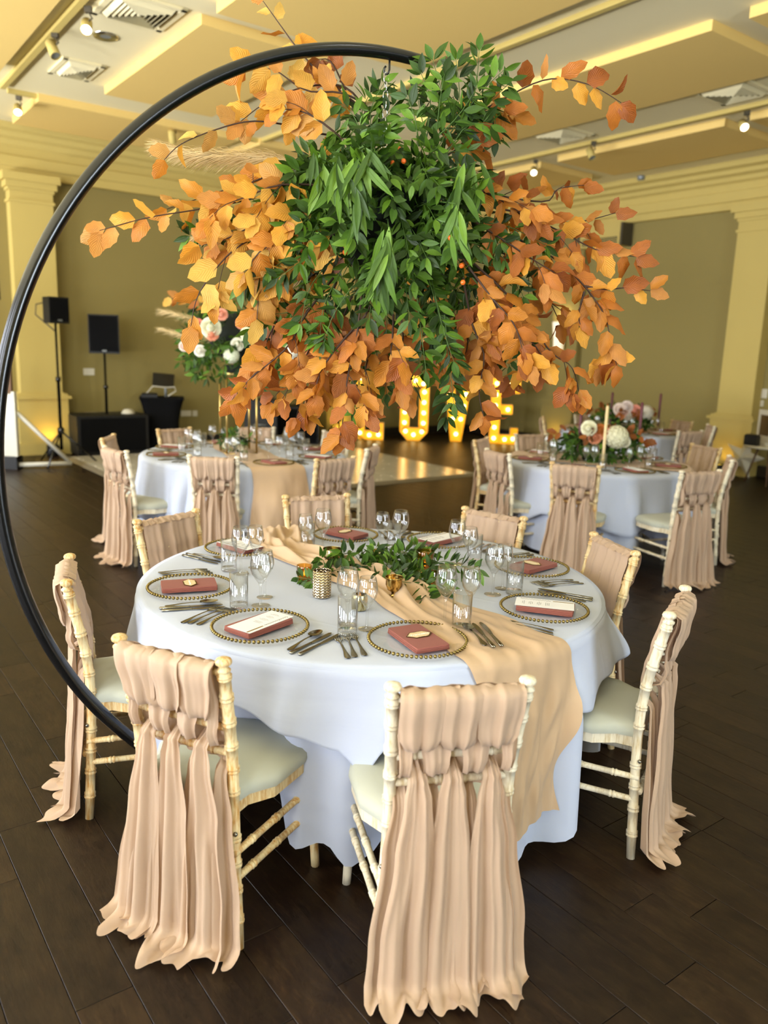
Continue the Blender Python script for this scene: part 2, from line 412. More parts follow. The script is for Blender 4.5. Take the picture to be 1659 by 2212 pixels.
ceil = struct(rbox(MB(), A0, A1, B0, B1, ZC, ZC + .2).build('ceiling', 'ceiling_paint', smooth=False))
struct(rbox(MB(), A1, A1 + .25, B0 - .25, B1 + .25, -.2, ZC + .2).build('wall_left', 'wall_paint', smooth=False))
struct(rbox(MB(), A0 - .25, A1, B1, B1 + .25, -.2, ZC + .2).build('wall_right', 'wall_paint', smooth=False))
wb = MB(); rbox(wb, A0 - .25, A0, B0, 1.9, -.2, ZC + .2); rbox(wb, A0 - .25, A0, 4.1, B1, -.2, ZC + .2); rbox(wb, A0 - .25, A0, 1.9, 4.1, -.2, .6); rbox(wb, A0 - .25, A0, 1.9, 4.1, 3.2, ZC + .2)
struct(wb.build('wall_back', 'wall_paint', smooth=False))
ww = MB(); edges = [A0]
for ce, wd in WINDOWS: edges += [ce - wd / 2, ce + wd / 2]
edges.append(A1)
for i in range(0, len(edges), 2): rbox(ww, edges[i], edges[i + 1], B0 - .25, B0, -.2, ZC + .2)
for ce, wd in WINDOWS: rbox(ww, ce - wd / 2, ce + wd / 2, B0 - .25, B0, -.2, .6); rbox(ww, ce - wd / 2, ce + wd / 2, B0 - .25, B0, 4.0, ZC + .2)
struct(ww.build('wall_window_side', 'wall_paint', smooth=False))
for k, (ce, wd) in enumerate(WINDOWS):
    wo = MB()
    for x in (-wd / 2 + .03, 0, wd / 2 - .03): rbox(wo, ce + x - .03, ce + x + .03, B0 - .1, B0 - .04, .6, 4.0)
    for z in (.63, 2.3, 3.97): rbox(wo, ce - wd / 2, ce + wd / 2, B0 - .1, B0 - .04, z - .03, z + .03)
    struct(wo.build('window_%d' % (k + 1), 'white_plastic', smooth=False))

# entablature: the profile runs along both walls (distance from the wall, height)
CORN = [(0, 3.80), (.10, 3.80), (.10, 3.90), (.13, 3.92), (.13, 4.05), (.10, 4.06), (.10, 4.16), (.15, 4.19), (.17, 4.24), (.24, 4.27), (.26, 4.32), (.34, 4.35), (.36, ZC + .01), (0, ZC + .01)]
cl = MB(); n = len(CORN)
vs = [rw(A1 - d, B0 + .0, z) for d, z in CORN] + [rw(A1 - d, B1 - d, z) for d, z in CORN] + [rw(A0, B1 - d, z) for d, z in CORN]
cl.add(vs[:2 * n], [(i, i + 1, i + 1 + n, i + n) for i in range(n - 1)])
struct(cl.build('trim_1', 'trim_paint', smooth=False))
cr_ = MB(); cr_.add(vs[n:], [(i, i + 1, i + 1 + n, i + n) for i in range(n - 1)])
struct(cr_.build('trim_2', 'trim_paint', smooth=False))
bl = MB(); rbox(bl, A1 - .03, A1, B0, B1, 0, .16); struct(bl.build('baseboard_left', 'baseboard_paint', smooth=False))
br = MB(); rbox(br, A0, A1, B1 - .03, B1, 0, .16); struct(br.build('baseboard_right', 'baseboard_paint', smooth=False))

def pilaster(name, side, c0, c1, d=.22, shaft='trim_paint'):
    """flat pier on a wall: plinth, dado with cap, shaft, capital"""
    def bx(mb, o, z0, z1):
        if side == 'L': rbox(mb, A1 - d - o, A1 + .01, c0 - o, c1 + o, z0, z1)
        else: rbox(mb, c0 - o, c1 + o, B1 - d - o, B1 + .01, z0, z1)
    root = MB(); bx(root, 0, .82, 3.78); root = struct(root.build(name, shaft, smooth=False))
    p = MB(); bx(p, .06, 0, .80); p.build('dado', shaft, root, smooth=False)
    p = MB(); bx(p, .085, 0, .17); p.build('plinth', shaft, root, smooth=False)
    p = MB(); bx(p, .10, .80, .84); bx(p, .06, .84, .87); bx(p, .02, .87, .885); p.build('dado_cap', shaft, root, smooth=False)
    p = MB(); bx(p, .02, 3.45, 3.49); bx(p, .0201, 3.60, 3.64); bx(p, .05, 3.64, 3.72); bx(p, .09, 3.72, 3.82); p.build('capital', shaft, root, smooth=False)
    return root
pilaster('trim_3', 'L', 2.62, 3.18); pilaster('trim_4', 'L', 7.75, 8.3); pilaster('trim_5', 'R', 6.08, 6.62); pilaster('trim_6', 'R', 9.46, 10.06, .14, 'wall_paint')
# door casing at the end of the left wall
dc = MB()
for b_ in (1.55, 2.1): rbox(dc, A1 - .05, A1, b_, b_ + .12, 0, 3.4)
rbox(dc, A1 - .05, A1, .2, 2.22, 3.3, 3.45)
struct(dc.build('door_1', 'trim_paint', smooth=False))
# switch and socket plates
def plate(u, v, wall, wd, ht, label):
    k = (Vector(E1), A1 - .004) if wall == 'L' else (Vector(E2), B1 - .004)
    d = ray(u, v); P = CAM + d * ((k[1] - k[0].dot(CAM)) / k[0].dot(d))
    a, b_ = P.dot(E1), P.dot(E2)
    pr = MB()
    if wall == 'L': rbox(pr, -.006, .004, -wd / 2, wd / 2, -ht / 2, ht / 2)
    else: rbox(pr, -wd / 2, wd / 2, -.006, .004, -ht / 2, ht / 2)
    o = pr.build('wall_plate', 'white_plastic', smooth=False, loc=P); tag(o, label, 'wall plate'); return o
plate(192, 803, 'L', .16, .1, 'wide cream socket plate on the wall under the loudspeaker')
plate(196, 896, 'L', .18, .08, 'cream socket plate low on the wall behind the bass speaker')
plate(402, 893, 'L', .17, .09, 'double cream socket plate on the wall beside the black controller stand')
plate(421, 893, 'L', .08, .09, 'single cream socket plate on the wall beside the double one')
plate(1648, 850, 'R', .13, .13, 'upper cream switch plate on the wall past the right pillar')
plate(1643, 871, 'R', .09, .09, 'lower cream switch plate on the wall past the right pillar')

# ------------------------------------------------------------------ ceiling fittings
def zcp(u, v, z=ZC): return pz(u, v, z)
def raft(a0, a1, b0, b1, label):
    p = MB(); rbox(p, a0, a1, b0, b1, ZC - .085, ZC)
    o = p.build('acoustic_panel', 'panel_paint', smooth=False); tag(o, label, 'ceiling panel', 'ceiling panels'); return o
def rc(u, v, z=ZC - .085):
    P = pz(u, v, z); return P.dot(E1), P.dot(E2)
K = (ZC - .085 - HC) / (3.4 - HC)           # pixel-measured panel corners at this height
def rk(a0, a1, b0, b1): return a0 * K, a1 * K, b0 * K, b1 * K
PANELS = [(4.545, 6.238, 2.03, 2.86), (6.75, 7.6, 1.70, 3.35), (2.75, 4.35, 2.03, 3.36), (2.75, 4.35, 0.35, 1.33),
          (2.76, 5.3, 4.16, 5.05), (3.70, 5.35, 5.87, 6.69), (5.62, 6.6, 5.94, 6.69), (2.0, 3.5, 5.87, 6.69), (.2, 2.55, 4.16, 5.05), (6.75, 7.6, 3.55, 5.2), (4.545, 6.238, .35, 1.33)]
PL_LAB = ['mustard ceiling panel under which the black hoop curves', 'mustard ceiling panel beside the left cornice', 'large mustard ceiling panel above the hoop end', 'mustard ceiling panel between the light track and the windows',
          'large mustard ceiling panel between the two long light tracks', 'mustard ceiling panel beside the right cornice', 'mustard ceiling panel in the corner by the right cornice', 'mustard ceiling panel beside the right cornice, second from the corner one',
          'mustard ceiling panel between the long tracks, nearest the windows', 'mustard ceiling panel in the corner by the left cornice', 'mustard ceiling panel beside the short light track near the windows']
for pn, lb in zip(PANELS, PL_LAB): raft(*rk(*pn), lb)
KT = (ZC - HC) / (3.4 - HC)
def track(a0, a1, b0, b1, label):
    p = MB(); rbox(p, a0, a1, b0, b1, ZC - .045, ZC)
    o = p.build('light_track', 'trim_paint', smooth=False); tag(o, label, 'light track', 'ceiling light tracks'); return o
track(.5 * KT, 6.55 * KT, 5.49 * KT, 5.49 * KT + .06, 'long cream light track running past the right cornice panels')
track(.5 * KT, 6.55 * KT, 3.455 * KT, 3.455 * KT + .06, 'long cream light track above the hanging flowers')
track(1.5 * KT, 6.52 * KT, 1.385 * KT, 1.385 * KT + .06, 'long cream light track beside the ceiling diffusers')
track(6.56 * KT, 6.60 * KT, 1.45 * KT, 5.6 * KT, 'cross light track joining the ends of the long ones')
def spot(u, v, zt, label, lit, aim):
    P = pz(u, v, zt); P.z = ZC - .03
    r = empty('track_spotlight', P); tag(r, label, 'spotlight', 'track spotlights')
    MB().box(-.03, .03, -.018, .018, -.05, 0).build('adapter', 'dark_vent', r, smooth=False)
    MB().tube([(0, 0, -.04), (.03, 0, -.09), (-.02, 0, -.13)], .008, 6).build('arm', 'dark_vent', r)
    q = Vector(aim).to_track_quat('Z', 'Y').to_matrix().to_4x4(); M = Matrix.Translation((-.02, 0, -.16)) @ q
    MB().lathe([(.02, -.10), (.045, -.09), (.048, .06), (.044, .062)], 14, M, cap0=True).build('lamp_head', 'trim_paint', r)
    MB().lathe([(.001, .045), (.043, .045)], 14, M).build('lens', 'spot_glow' if lit else 'grey_metal', r)
spot(40, 200, ZC, 'slim lit spotlight hanging from the cross track end', True, (.3, -.7, -.6))
spot(190, 5, ZC, 'lit spotlight next to the large ceiling diffuser', True, (.2, -.7, -.6))
spot(118, 60, ZC, 'cream unlit spotlight hanging from the track beside the downlight', False, (.4, -.3, -.8))
spot(375, 265, ZC, 'dark bracketed spotlight on the cross track beside the hoop', False, (0, .4, -.9))
spot(1158, 340, ZC, 'lit spotlight on the right track near the corner panels', True, (-.1, -.8, -.5))
spot(1283, 300, ZC, 'cream unlit spotlight hanging mid-way along the right track', False, (.2, -.5, -.8))
spot(1615, 232, ZC, 'lit spotlight on the right track near the far diffuser', True, (-.1, -.8, -.5))
def added_spot(a, b_, target, power, label):  # unseen spotlights added to light the tabletops from above
    P = rw(a, b_, ZC); u_, v_, _ = 0, 0, 0
    r = empty('track_spotlight', P - Vector((0, 0, .03))); tag(r, label, 'spotlight', 'track spotlights')
    aim = (Vector(target) - P).normalized()
    MB().box(-.03, .03, -.018, .018, -.05, 0).build('adapter', 'dark_vent', r, smooth=False)
    M = Matrix.Translation((0, 0, -.14)) @ aim.to_track_quat('Z', 'Y').to_matrix().to_4x4()
    MB().lathe([(.02, -.10), (.045, -.09), (.048, .06), (.044, .062)], 14, M, cap0=True).build('lamp_head', 'trim_paint', r)
    MB().lathe([(.001, .045), (.043, .045)], 14, M).build('lens', 'spot_glow', r)
    spotlamp('added_spot_fill', P + Vector((0, 0, -.17)) + aim * .08, aim, power, (.97, .98, 1.0), 75, .9, .12)
def diffuser(a, b_, sz, label, sy=None):
    sy = sy or sz
    r = empty('ceiling_diffuser', rw(a, b_, ZC), ROOMROT); tag(r, label, 'air vent', 'ceiling air diffusers')
    fr_ = MB(); h = sz / 2; g = sy / 2
    for x0, x1, y0, y1 in ((-h, h, -g, -g + .05), (-h, h, g - .05, g), (-h, -h + .05, -g, g), (h - .05, h, -g, g)): fr_.box(x0, x1, y0, y1, -.02, .003)
    fr_.build('frame', 'ceiling_paint', r, smooth=False)
    MB().box(-h + .03, h - .03, -g + .03, g - .03, -.002, .004).build('backing', 'dark_vent', r, smooth=False)
    for i in range(6):
        t = .93 - i * .155
        for sx, axis in ((1, 0), (-1, 0), (1, 1), (-1, 1)):
            s_x, s_y = (h - .05) * t, (g - .05) * t
            sl = MB(); dz = .045
            if axis == 0: sl.add([(-s_x, sx * s_y, -.004), (s_x, sx * s_y, -.004), (s_x - .035, sx * (s_y - .035), -.004 - dz), (-s_x + .035, sx * (s_y - .035), -.004 - dz)], [(0, 1, 2, 3)])
            else: sl.add([(sx * s_x, -s_y, -.004), (sx * s_x, s_y, -.004), (sx * (s_x - .035), s_y - .035, -.004 - dz), (sx * (s_x - .035), -s_y + .035, -.004 - dz)], [(0, 1, 2, 3)])
            sl.build('vane', 'ceiling_paint', r, smooth=False)
KD = KT
def diff_px(u, v, sz, label, sy=None):
    P = pz(u, v, ZC); diffuser(P.dot(E1), P.dot(E2), sz, label, sy)
diff_px(300, 22, .62, 'square louvred ceiling diffuser beside the round downlight, larger')
diff_px(165, 148, .62, 'louvred ceiling diffuser between the downlight and the cross track', .42)
diff_px(1585, 198, .62, 'square ceiling diffuser beside the right light track, far from the corner')
diff_px(1212, 290, .62, 'square ceiling diffuser beside the right light track, towards the corner')
P = pz(228, 78, ZC); dl = empty('downlight', P); tag(dl, 'round recessed downlight between two ceiling diffusers', 'downlight')
MB().lathe([(.05, -.004), (.11, -.012), (.115, 0)], 24).build('trim_ring', 'chrome', dl)
MB().lathe([(.001, -.002), (.05, -.004)], 20).build('lens', 'grey_metal', dl)
P = pz(1385, 382, ZC - .01); sd = MB().lathe([(.001, -.05), (.05, -.05), (.06, -.02), (.06, .012)], 16).build('smoke_detector', 'grey_metal', loc=P); tag(sd, 'small round grey detector on the ceiling above the air conditioner', 'smoke detector')
# air conditioner and sconce on the right wall
ac = empty('air_conditioner', rw(9.05, B1, 3.62), ROOMROT); tag(ac, 'cream air conditioner unit high on the right wall behind beech leaves', 'air conditioner')
MB().box(-.45, .45, 0, .26, -.18, .17).build('body', 'trim_paint', ac, smooth=False)
for q in range(4): MB().box(-.36, .36, .255, .272, -.15 + q * .03, -.135 + q * .03).build('slat', 'black_plastic', ac, smooth=False)
MB().box(-.46, -.42, 0, .28, -.18, .17).build('end_cap', 'dark_vent', ac, smooth=False)
MB().box(.42, .46, 0, .28, -.18, .17).build('end_cap', 'dark_vent', ac, smooth=False)
sc = empty('wall_sconce', rw(9.77, B1 - .15, 1.72), ROOMROT); tag(sc, 'glowing two-tier wall light with fluted shade on the olive wall', 'wall light')
MB().box(-.05, .05, -.01, .03, .05, .4).build('back_plate', 'brushed_gold', sc, smooth=False)
def flute(r0, r1, z0, z1, n=20):
    mb = MB()
    mb.grid(lambda u, v: (((r0 + (r1 - r0) * v) * (1 + .05 * cos(n * 2 * pi * u))) * cos(2 * pi * u), .11 + ((r0 + (r1 - r0) * v) * (1 + .05 * cos(n * 2 * pi * u))) * sin(2 * pi * u), z0 + (z1 - z0) * v), n * 4, 2, cu=True); return mb
flute(.10, .13, .24, .50).build('upper_shade', 'sconce_glow', sc)
flute(.085, .095, .0, .24).build('lower_shade', 'sconce_glow', sc)
def point(name, loc, power, colr, r=.05):
    l = bpy.data.lights.new(name, 'POINT'); l.energy = power; l.color = colr; l.shadow_soft_size = r
    o = bpy.data.objects.new(name, l); col.objects.link(o); o.location = loc; return o
point('sconce_lamp', rw(9.77, B1 - .26, 2.3), 7, (1, .75, .35))
def spotlamp(name, loc, direction, power, colr, angle, blend=.6, soft=.05):
    l = bpy.data.lights.new(name, 'SPOT'); l.energy = power; l.color = colr; l.spot_size = radians(angle); l.spot_blend = blend; l.shadow_soft_size = soft
    o = bpy.data.objects.new(name, l); col.objects.link(o); o.location = loc; o.rotation_euler = Vector(direction).to_track_quat('-Z', 'Y').to_euler(); return o
def uplight(a, b_, toward, label, power=9):
    P = rw(a, b_, 0); r = empty('uplighter', P); tag(r, label, 'uplighter', 'floor uplighters')
    MB().lathe([(.07, 0), (.085, .01), (.085, .15), (.075, .155)], 16, cap0=True).build('housing', 'black_plastic', r)
    MB().lathe([(.001, .14), (.074, .14)], 16).build('lens', 'uplight_glow', r)
    spotlamp('uplighter_lamp', P + Vector((0, 0, .17)), Vector(toward) + Vector((0, 0, 1.6)), power, (1, .62, .12), 110, .8)
uplight(A1 - .45, 2.95, E1, 'small black uplighter glowing at the foot of the left pillar')
uplight(A1 - .42, 7.95, E1, 'small black uplighter glowing beside the illuminated letter L')
uplight(6.35, B1 - .45, E2, 'small black uplighter glowing at the foot of the right pillar', 3)
uplight(9.75, B1 - .38, E2, 'small black uplighter glowing on the floor under the wall sconce', 7)

added_spot(1.2, 1.42 * KT, (-.3, 3.0, .76), 15, 'added unseen spotlight on the diffuser-side track aimed at the hooped table')
added_spot(1.6, 3.47 * KT, (.3, 3.0, .76), 15, 'added unseen spotlight on the middle track aimed at the hooped table')
added_spot(3.4, 3.47 * KT, (-1.2, 6.7, .76), 120, 'added unseen spotlight on the middle track aimed at the gold stand table')
added_spot(3.0, 5.51 * KT, (1.9, 6.9, .76), 200, 'added unseen spotlight on the right track aimed at the hydrangea table')

# ------------------------------------------------------------------ dance floor and illuminated letters
df = empty('dance_floor', rw(9.7, 5.28, 0), ROOMROT); tag(df, 'glossy white dance floor with tiny lights, laid before the glowing letters', 'dance floor')
DA, DB = 1.8, 2.18
nx, ny = 6, 7
tm = MB().cbox(.002, 2 * DA / nx - .002, .002, 2 * DB / ny - .002, 0, .03, .001).mesh('tile', 'dance_white', False)
for i in range(nx):
    for j in range(ny): link('tile', tm, df, (-DA + 2 * DA * i / nx, -DB + 2 * DB * j / ny, 0))
for x0, x1, y0, y1, hi in ((-DA - .09, -DA, -DB - .09, DB + .09, 'x1'), (DA, DA + .09, -DB - .09, DB + .09, 'x0'), (-DA, DA, -DB - .09, -DB, 'y1'), (-DA, DA, DB, DB + .09, 'y0')):
    zz = {(a, b_): (.029 if ((hi == 'x1' and a == 1) or (hi == 'x0' and a == 0) or (hi == 'y1' and b_ == 1) or (hi == 'y0' and b_ == 0)) else .002) for a in (0, 1) for b_ in (0, 1)}
    MB().add([(x0, y0, zz[0, 0]), (x1, y0, zz[1, 0]), (x1, y1, zz[1, 1]), (x0, y1, zz[0, 1]), (x0, y0, 0), (x1, y0, 0), (x1, y1, 0), (x0, y1, 0)], [(0, 1, 2, 3), (4, 5, 1, 0), (5, 6, 2, 1), (6, 7, 3, 2), (7, 4, 0, 3)]).build('edge_ramp', 'alu_edge', df, smooth=False)
rs = random.Random(2); stars = MB()
for k in range(170): stars.lathe([(.007, .0305), (.0005, .0325)], 6, Matrix.Translation((rs.uniform(-DA, DA), rs.uniform(-DB, DB), 0)))
stars.build('star_lights', 'led_star', df)['kind'] = 'stuff'

def letter(ch, polys, bulbs, loc, rz, label):
    r = empty('illuminated_letter', loc, rz); tag(r, label, 'letter light')
    # local: x across, z up, front faces -y
    body = MB(); face = MB()
    for poly in polys:
        n = len(poly)
        ar = sum(poly[i][0] * poly[(i + 1) % n][1] - poly[(i + 1) % n][0] * poly[i][1] for i in range(n))
        if ar < 0: poly = poly[::-1]
        body.add([(x, -.07, z) for x, z in poly] + [(x, .09, z) for x, z in poly], [tuple(range(n, 2 * n))[::-1]] + [(i, i + n, (i + 1) % n + n, (i + 1) % n)[::-1] for i in range(n)])
        face.add([(x, -.035, z) for x, z in poly], [tuple(range(n))])
    body.build('casing', 'white_metal', r, smooth=False); face.build('face', 'bulblit_letter_face', r, smooth=False)
    bm_ = MB().ball((0, 0, 0), .032, 10, 6).mesh('bulb', 'bulb_glow')
    for x, z in bulbs: link('bulb', bm_, r, (x, -.06, z))
W_, H_, T_ = .52, 1.2, .15
def rect(x0, x1, z0, z1): return [(x0, z0), (x1, z0), (x1, z1), (x0, z1)]
Lp = [rect(-.26, -.09, 0, 1.2), rect(-.09, .26, 0, .17), rect(.12, .26, .17, .32), rect(-.31, -.26, 0, .12)]
Lb = [(-.175, .12 + .2 * i) for i in range(6)] + [(.0, .085), (.17, .1)]
Op = [[(-.26, .17), (-.09, .3), (-.09, .95), (-.26, 1.05)], [(.09, .3), (.26, .17), (.26, 1.05), (.09, .95)], [(-.26, .17), (-.11, 0), (.11, 0), (.26, .17), (.09, .24), (-.09, .24)], [(-.26, 1.05), (-.13, 1.2), (.13, 1.2), (.26, 1.05), (.09, 1.0), (-.09, 1.0)], rect(-.2, -.09, .24, .3), rect(.09, .2, .24, .3)]
Ob = [(-.175, .33 + .19 * i) for i in range(4)] + [(.175, .33 + .19 * i) for i in range(4)] + [(0, .11), (0, 1.1), (-.15, .17), (.15, .17), (.15, 1.05), (-.15, 1.05)]
Vp = [[(-.30, 1.06), (-.24, 1.06), (-.1, 0), (.1, 0), (.0, .42), (-.07, 1.06), (-.07, 1.2), (-.30, 1.2)], [(.1, 0), (.24, 1.06), (.30, 1.06), (.30, 1.2), (.07, 1.2), (.07, 1.06), (.0, .42)]]
Vb = [(-.175, 1.12), (.175, 1.12), (-.15, .88), (.15, .88), (-.12, .66), (.12, .66), (-.075, .42), (.075, .42), (0, .14)]
Ep = [rect(-.24, -.06, 0, 1.2), rect(-.06, .28, 1.04, 1.2), rect(.14, .28, .93, 1.04), rect(-.06, .16, .55, .72), rect(-.06, .28, 0, .17), rect(.14, .28, .17, .3), rect(-.31, -.24, 0, .12), rect(-.31, -.24, 1.08, 1.2)]
Eb = [(-.15, .1 + .2 * i) for i in range(6)] + [(.05, 1.12), (.2, 1.1), (.08, .635), (.05, .085), (.2, .1)]
def face_cam(P): return atan2(-P.y, -P.x) + pi / 2
for ch, pl_, bb, (ux, vx), lb in (('L', Lp, Lb, (798, 949), 'yellow glowing marquee letter L standing on the floor'), ('O', Op, Ob, (893, 951), 'yellow glowing marquee letter O standing on the floor'), ('V', Vp, Vb, (984, 953), 'yellow glowing marquee letter V standing on the floor'), ('E', Ep, Eb, (1083, 958), 'yellow glowing marquee letter E standing on the floor')):
    P = pz(ux, vx, 0); letter(ch, pl_, bb, P, atan2((E1 * 1.1 + E2).y, (E1 * 1.1 + E2).x) - pi / 2, lb)

# ------------------------------------------------------------------ sound and light equipment by the left wall
def speaker(name, loc, rz, w_, d_, h_, label):
    r = empty(name, loc, rz); tag(r, label, 'loudspeaker')
    MB().prism([(-w_ / 2, -d_ / 2), (w_ / 2, -d_ / 2), (w_ * .38, d_ / 2), (-w_ * .38, d_ / 2)], 0, h_).build('cabinet', 'black_plastic', r, smooth=False)
    MB().box(-w_ * .46, w_ * .46, -d_ / 2 - .012, -d_ / 2, .03, h_ - .02).build('grille', 'black_fabric', r, smooth=False)
    MB().box(-.03, .03, -d_ / 2 - .015, -d_ / 2 - .011, .03, .05).build('badge', 'grey_metal', r, smooth=False)
    return r
FACE = ROOMROT + pi / 2                       # front (-y) turned away from the left wall
def facing(P, extra=0): return atan2(P.y, P.x) - pi / 2 + extra
Pb = pz(222, 978, 0)
sub = empty('bass_speaker', rw(11.95, 3.75, 0), atan2(E1.y, E1.x) - pi / 2); tag(sub, 'wide black bass speaker box on the floor under the pole loudspeaker', 'loudspeaker')
MB().cbox(-.52, .52, -.3, .3, .02, .58, .01).build('cabinet', 'black_plastic', sub, smooth=False)
MB().box(-.47, .47, -.315, -.3, .06, .54).build('grille', 'black_fabric', sub, smooth=False)
for x in (-.4, .4): MB().lathe([(.03, 0), (.03, .02)], 10, Matrix.Translation((x, 0, 0)), cap0=True).build('foot', 'black_plastic', sub)
Ps = rw(11.95, 3.75, 0)
pole = MB().tube([(0, 0, .58), (0, 0, .95), (0, 0, .951), (0, 0, 1.0), (0, 0, 1.001), (0, 0, 1.46)], [.02, .02, .035, .035, .016, .016], 10).build('speaker_pole', 'black_metal', loc=Ps); tag(pole, 'thin black pole rising from the wide bass speaker', 'pole')
speaker('loudspeaker', Ps + Vector((0, 0, 1.46)), facing(Ps), .42, .34, .55, 'large black loudspeaker on the pole above the wide bass speaker')
Pt = pz(135, 1003, 0)
st = empty('tripod_stand', Pt); tag(st, 'tall thin black tripod stand in front of the left pillar', 'tripod stand')
MB().tube([(0, 0, .2), (0, 0, 1.1), (0, 0, 1.101), (0, 0, 1.16), (0, 0, 1.161), (0, 0, 1.85)], [.022, .022, .035, .035, .016, .016], 8).build('pole', 'black_metal', st)
for a in (.5, 2.6, 4.7): MB().tube([(0, 0, .45), (.45 * cos(a), .45 * sin(a), .015)], .012, 6).build('leg', 'black_metal', st)
MB().lathe([(.035, .41), (.045, .43), (.045, .48), (.03, .5)], 10).build('collar', 'black_metal', st)
speaker('loudspeaker', Pt + Vector((0, 0, 1.845)), facing(Pt, .5), .27, .22, .33, 'small black loudspeaker on the tall tripod by the left pillar')
cab = MB().tube([Pt + Vector((-.12, .08, 2.12)), Pt + Vector((-.26, .05, 2.08)), Pt + Vector((-.27, .04, 1.95)), Pt + Vector((-.12, .06, 1.82)), Pt + Vector((-.022, .02, 1.75))], .008, 6)
cab.v = [v - Pt for v in cab.v]; tag(cab.build('speaker_cable', 'black_plastic', loc=Pt), 'thin cable looping from the back of the small tripod loudspeaker', 'cable')
Pc = rw(11.95, 4.6, 0)
cs = empty('controller_stand', Pc, facing(Pc)); tag(cs, 'waisted black fabric covered stand for the disc jockey desk', 'stand')
def waist(u, v):
    k = 1 - .22 * sin(pi * v) if v < .999 else 1
    hx, hy = .30 * k + .03 * v, .24 * k
    a = 2 * pi * u; cx_, sy_ = cos(a), sin(a); q = (abs(cx_) ** 4 + abs(sy_) ** 4) ** -.25
    return (hx * cx_ * q, hy * sy_ * q, .8 * v)
MB().grid(waist, 40, 14, cu=True).build('cover', 'black_fabric', cs); MB().box(-.33, .33, -.24, .24, .79, .82).build('top', 'black_fabric', cs, smooth=False)
mx_ = empty('tablet_screen', Pc + Vector((0, 0, .82)), facing(Pc)); tag(mx_, 'tilted black tablet screen on a post above the fabric stand', 'screen')
MB().tube([(.06, 0, 0), (.06, 0, .2)], .02, 8).build('post', 'grey_metal', mx_)
MB().box(-.16, .16, -.012, .012, -.11, .11, Matrix.Translation((.03, -.02, .25)) @ Matrix.Rotation(-.35, 4, 'X') @ Matrix.Rotation(.08, 4, 'Y')).build('panel', 'screen_black', mx_, smooth=False)
gd = MB().cbox(-.14, .1, -.1, .1, 0, .06, .02).build('mixing_desk', 'black_plastic', loc=Pc + Vector((0, 0, .82)) + Vector((-.14, -.1, 0)), rot=facing(Pc), smooth=False); tag(gd, 'low black mixing desk on the fabric covered stand', 'mixer')
wc = MB().tube([Vector((-.2, 0, .05)), Vector((-.1, -.05, .17)), Vector((.1, 0, .15)), Vector((.22, .0, .16)), Vector((.24, 0, .1)), Vector((.12, -.03, .02))], .008, 6).build('white_cable', 'white_plastic', loc=Pc + Vector((0, -.1, .82)), rot=facing(Pc)); tag(wc, 'pale cable curling round the tablet post on the fabric stand', 'cable')
hp = MB().lathe([(.001, .07), (.06, .06), (.09, .03), (.1, 0)], 16).build('white_puck', 'white_plastic', loc=Ps + E2 * .32 + Vector((0, 0, .58))); tag(hp, 'small white rounded gadget on top of the wide bass speaker', 'gadget')
# second speaker group beside the letter L
P2 = rw(11.83, 6.95, 0)
s2 = empty('bass_speaker', P2, facing(P2)); tag(s2, 'tall black bass speaker box on the floor beside the letter L', 'loudspeaker')
MB().cbox(-.36, .36, -.28, .28, .02, .66, .01).build('cabinet', 'black_plastic', s2, smooth=False); MB().box(-.33, .33, -.295, -.28, .05, .62).build('grille', 'black_fabric', s2, smooth=False)
for x in (-.28, .28): MB().lathe([(.03, 0), (.03, .02)], 10, Matrix.Translation((x, 0, 0)), cap0=True).build('foot', 'black_plastic', s2)
tag(MB().tube([(0, 0, .66), (0, 0, 1.46)], .02, 8).build('speaker_pole', 'black_metal', loc=P2), 'black pole rising from the tall bass speaker by the letter L', 'pole')
speaker('loudspeaker', P2 + Vector((0, 0, 1.46)), facing(P2), .42, .34, .55, 'black loudspeaker on the pole behind the hanging beech leaves')
P3 = rw(11.6, 6.12, 0)
rk_ = empty('equipment_rack', P3, facing(P3)); tag(rk_, 'black equipment case with a round carry handle beside the bass speaker', 'equipment case')
MB().cbox(-.26, .26, -.2, .2, 0, .8, .02).build('case', 'black_plastic', rk_, smooth=False)
MB().tube([(-.09, -.2, .4), (-.09, -.24, .4), (.09, -.24, .4), (.09, -.2, .4)], .01, 6).build('handle', 'grey_metal', rk_)
# tripod of the second light stand, low brace legs
P4 = rw(11.75, 7.75, 0)
tp = empty('tripod_stand', P4); tag(tp, 'low black tripod standing between the bass speaker and the letter L', 'tripod stand')
MB().tube([(0, 0, .1), (0, 0, 1.5)], .018, 8).build('pole', 'black_metal', tp)
for a in (.2, 2.3, 4.4): MB().tube([(0, 0, .42), (.5 * cos(a), .5 * sin(a), .012)], .012, 6).build('leg', 'black_metal', tp)
# white stand at the end of the left wall
Pw = pz(18, 1012, 0)
wsn = empty('booth_stand', Pw); tag(wsn, 'white upright booth panel with a diagonal brace and black foot', 'booth')
MB().box(-.16, .1, .0, .06, .12, .95).build('panel', 'white_metal', wsn, smooth=False)
MB().box(.1, .14, -.02, .05, .12, .98).build('edge_post', 'white_metal', wsn, smooth=False)
MB().box(-.18, .14, -.06, .12, 0, .16).build('foot', 'black_plastic', wsn, smooth=False)
MB().tube([(.13, .04, .72), (.68, .28, .07)], .028, 4).build('brace', 'white_metal', wsn)
MB().tube([(.12, .02, .05), (.7, .3, .05)], .035, 4).build('floor_bar', 'white_metal', wsn)
MB().box(-.16, .1, .0, .05, .96, 1.28).build('upper_board', 'brown_board', wsn, smooth=False)
MB().tube([(-.03, .03, 1.28), (-.06, .03, 2.02)], .015, 8).build('post', 'black_metal', wsn)
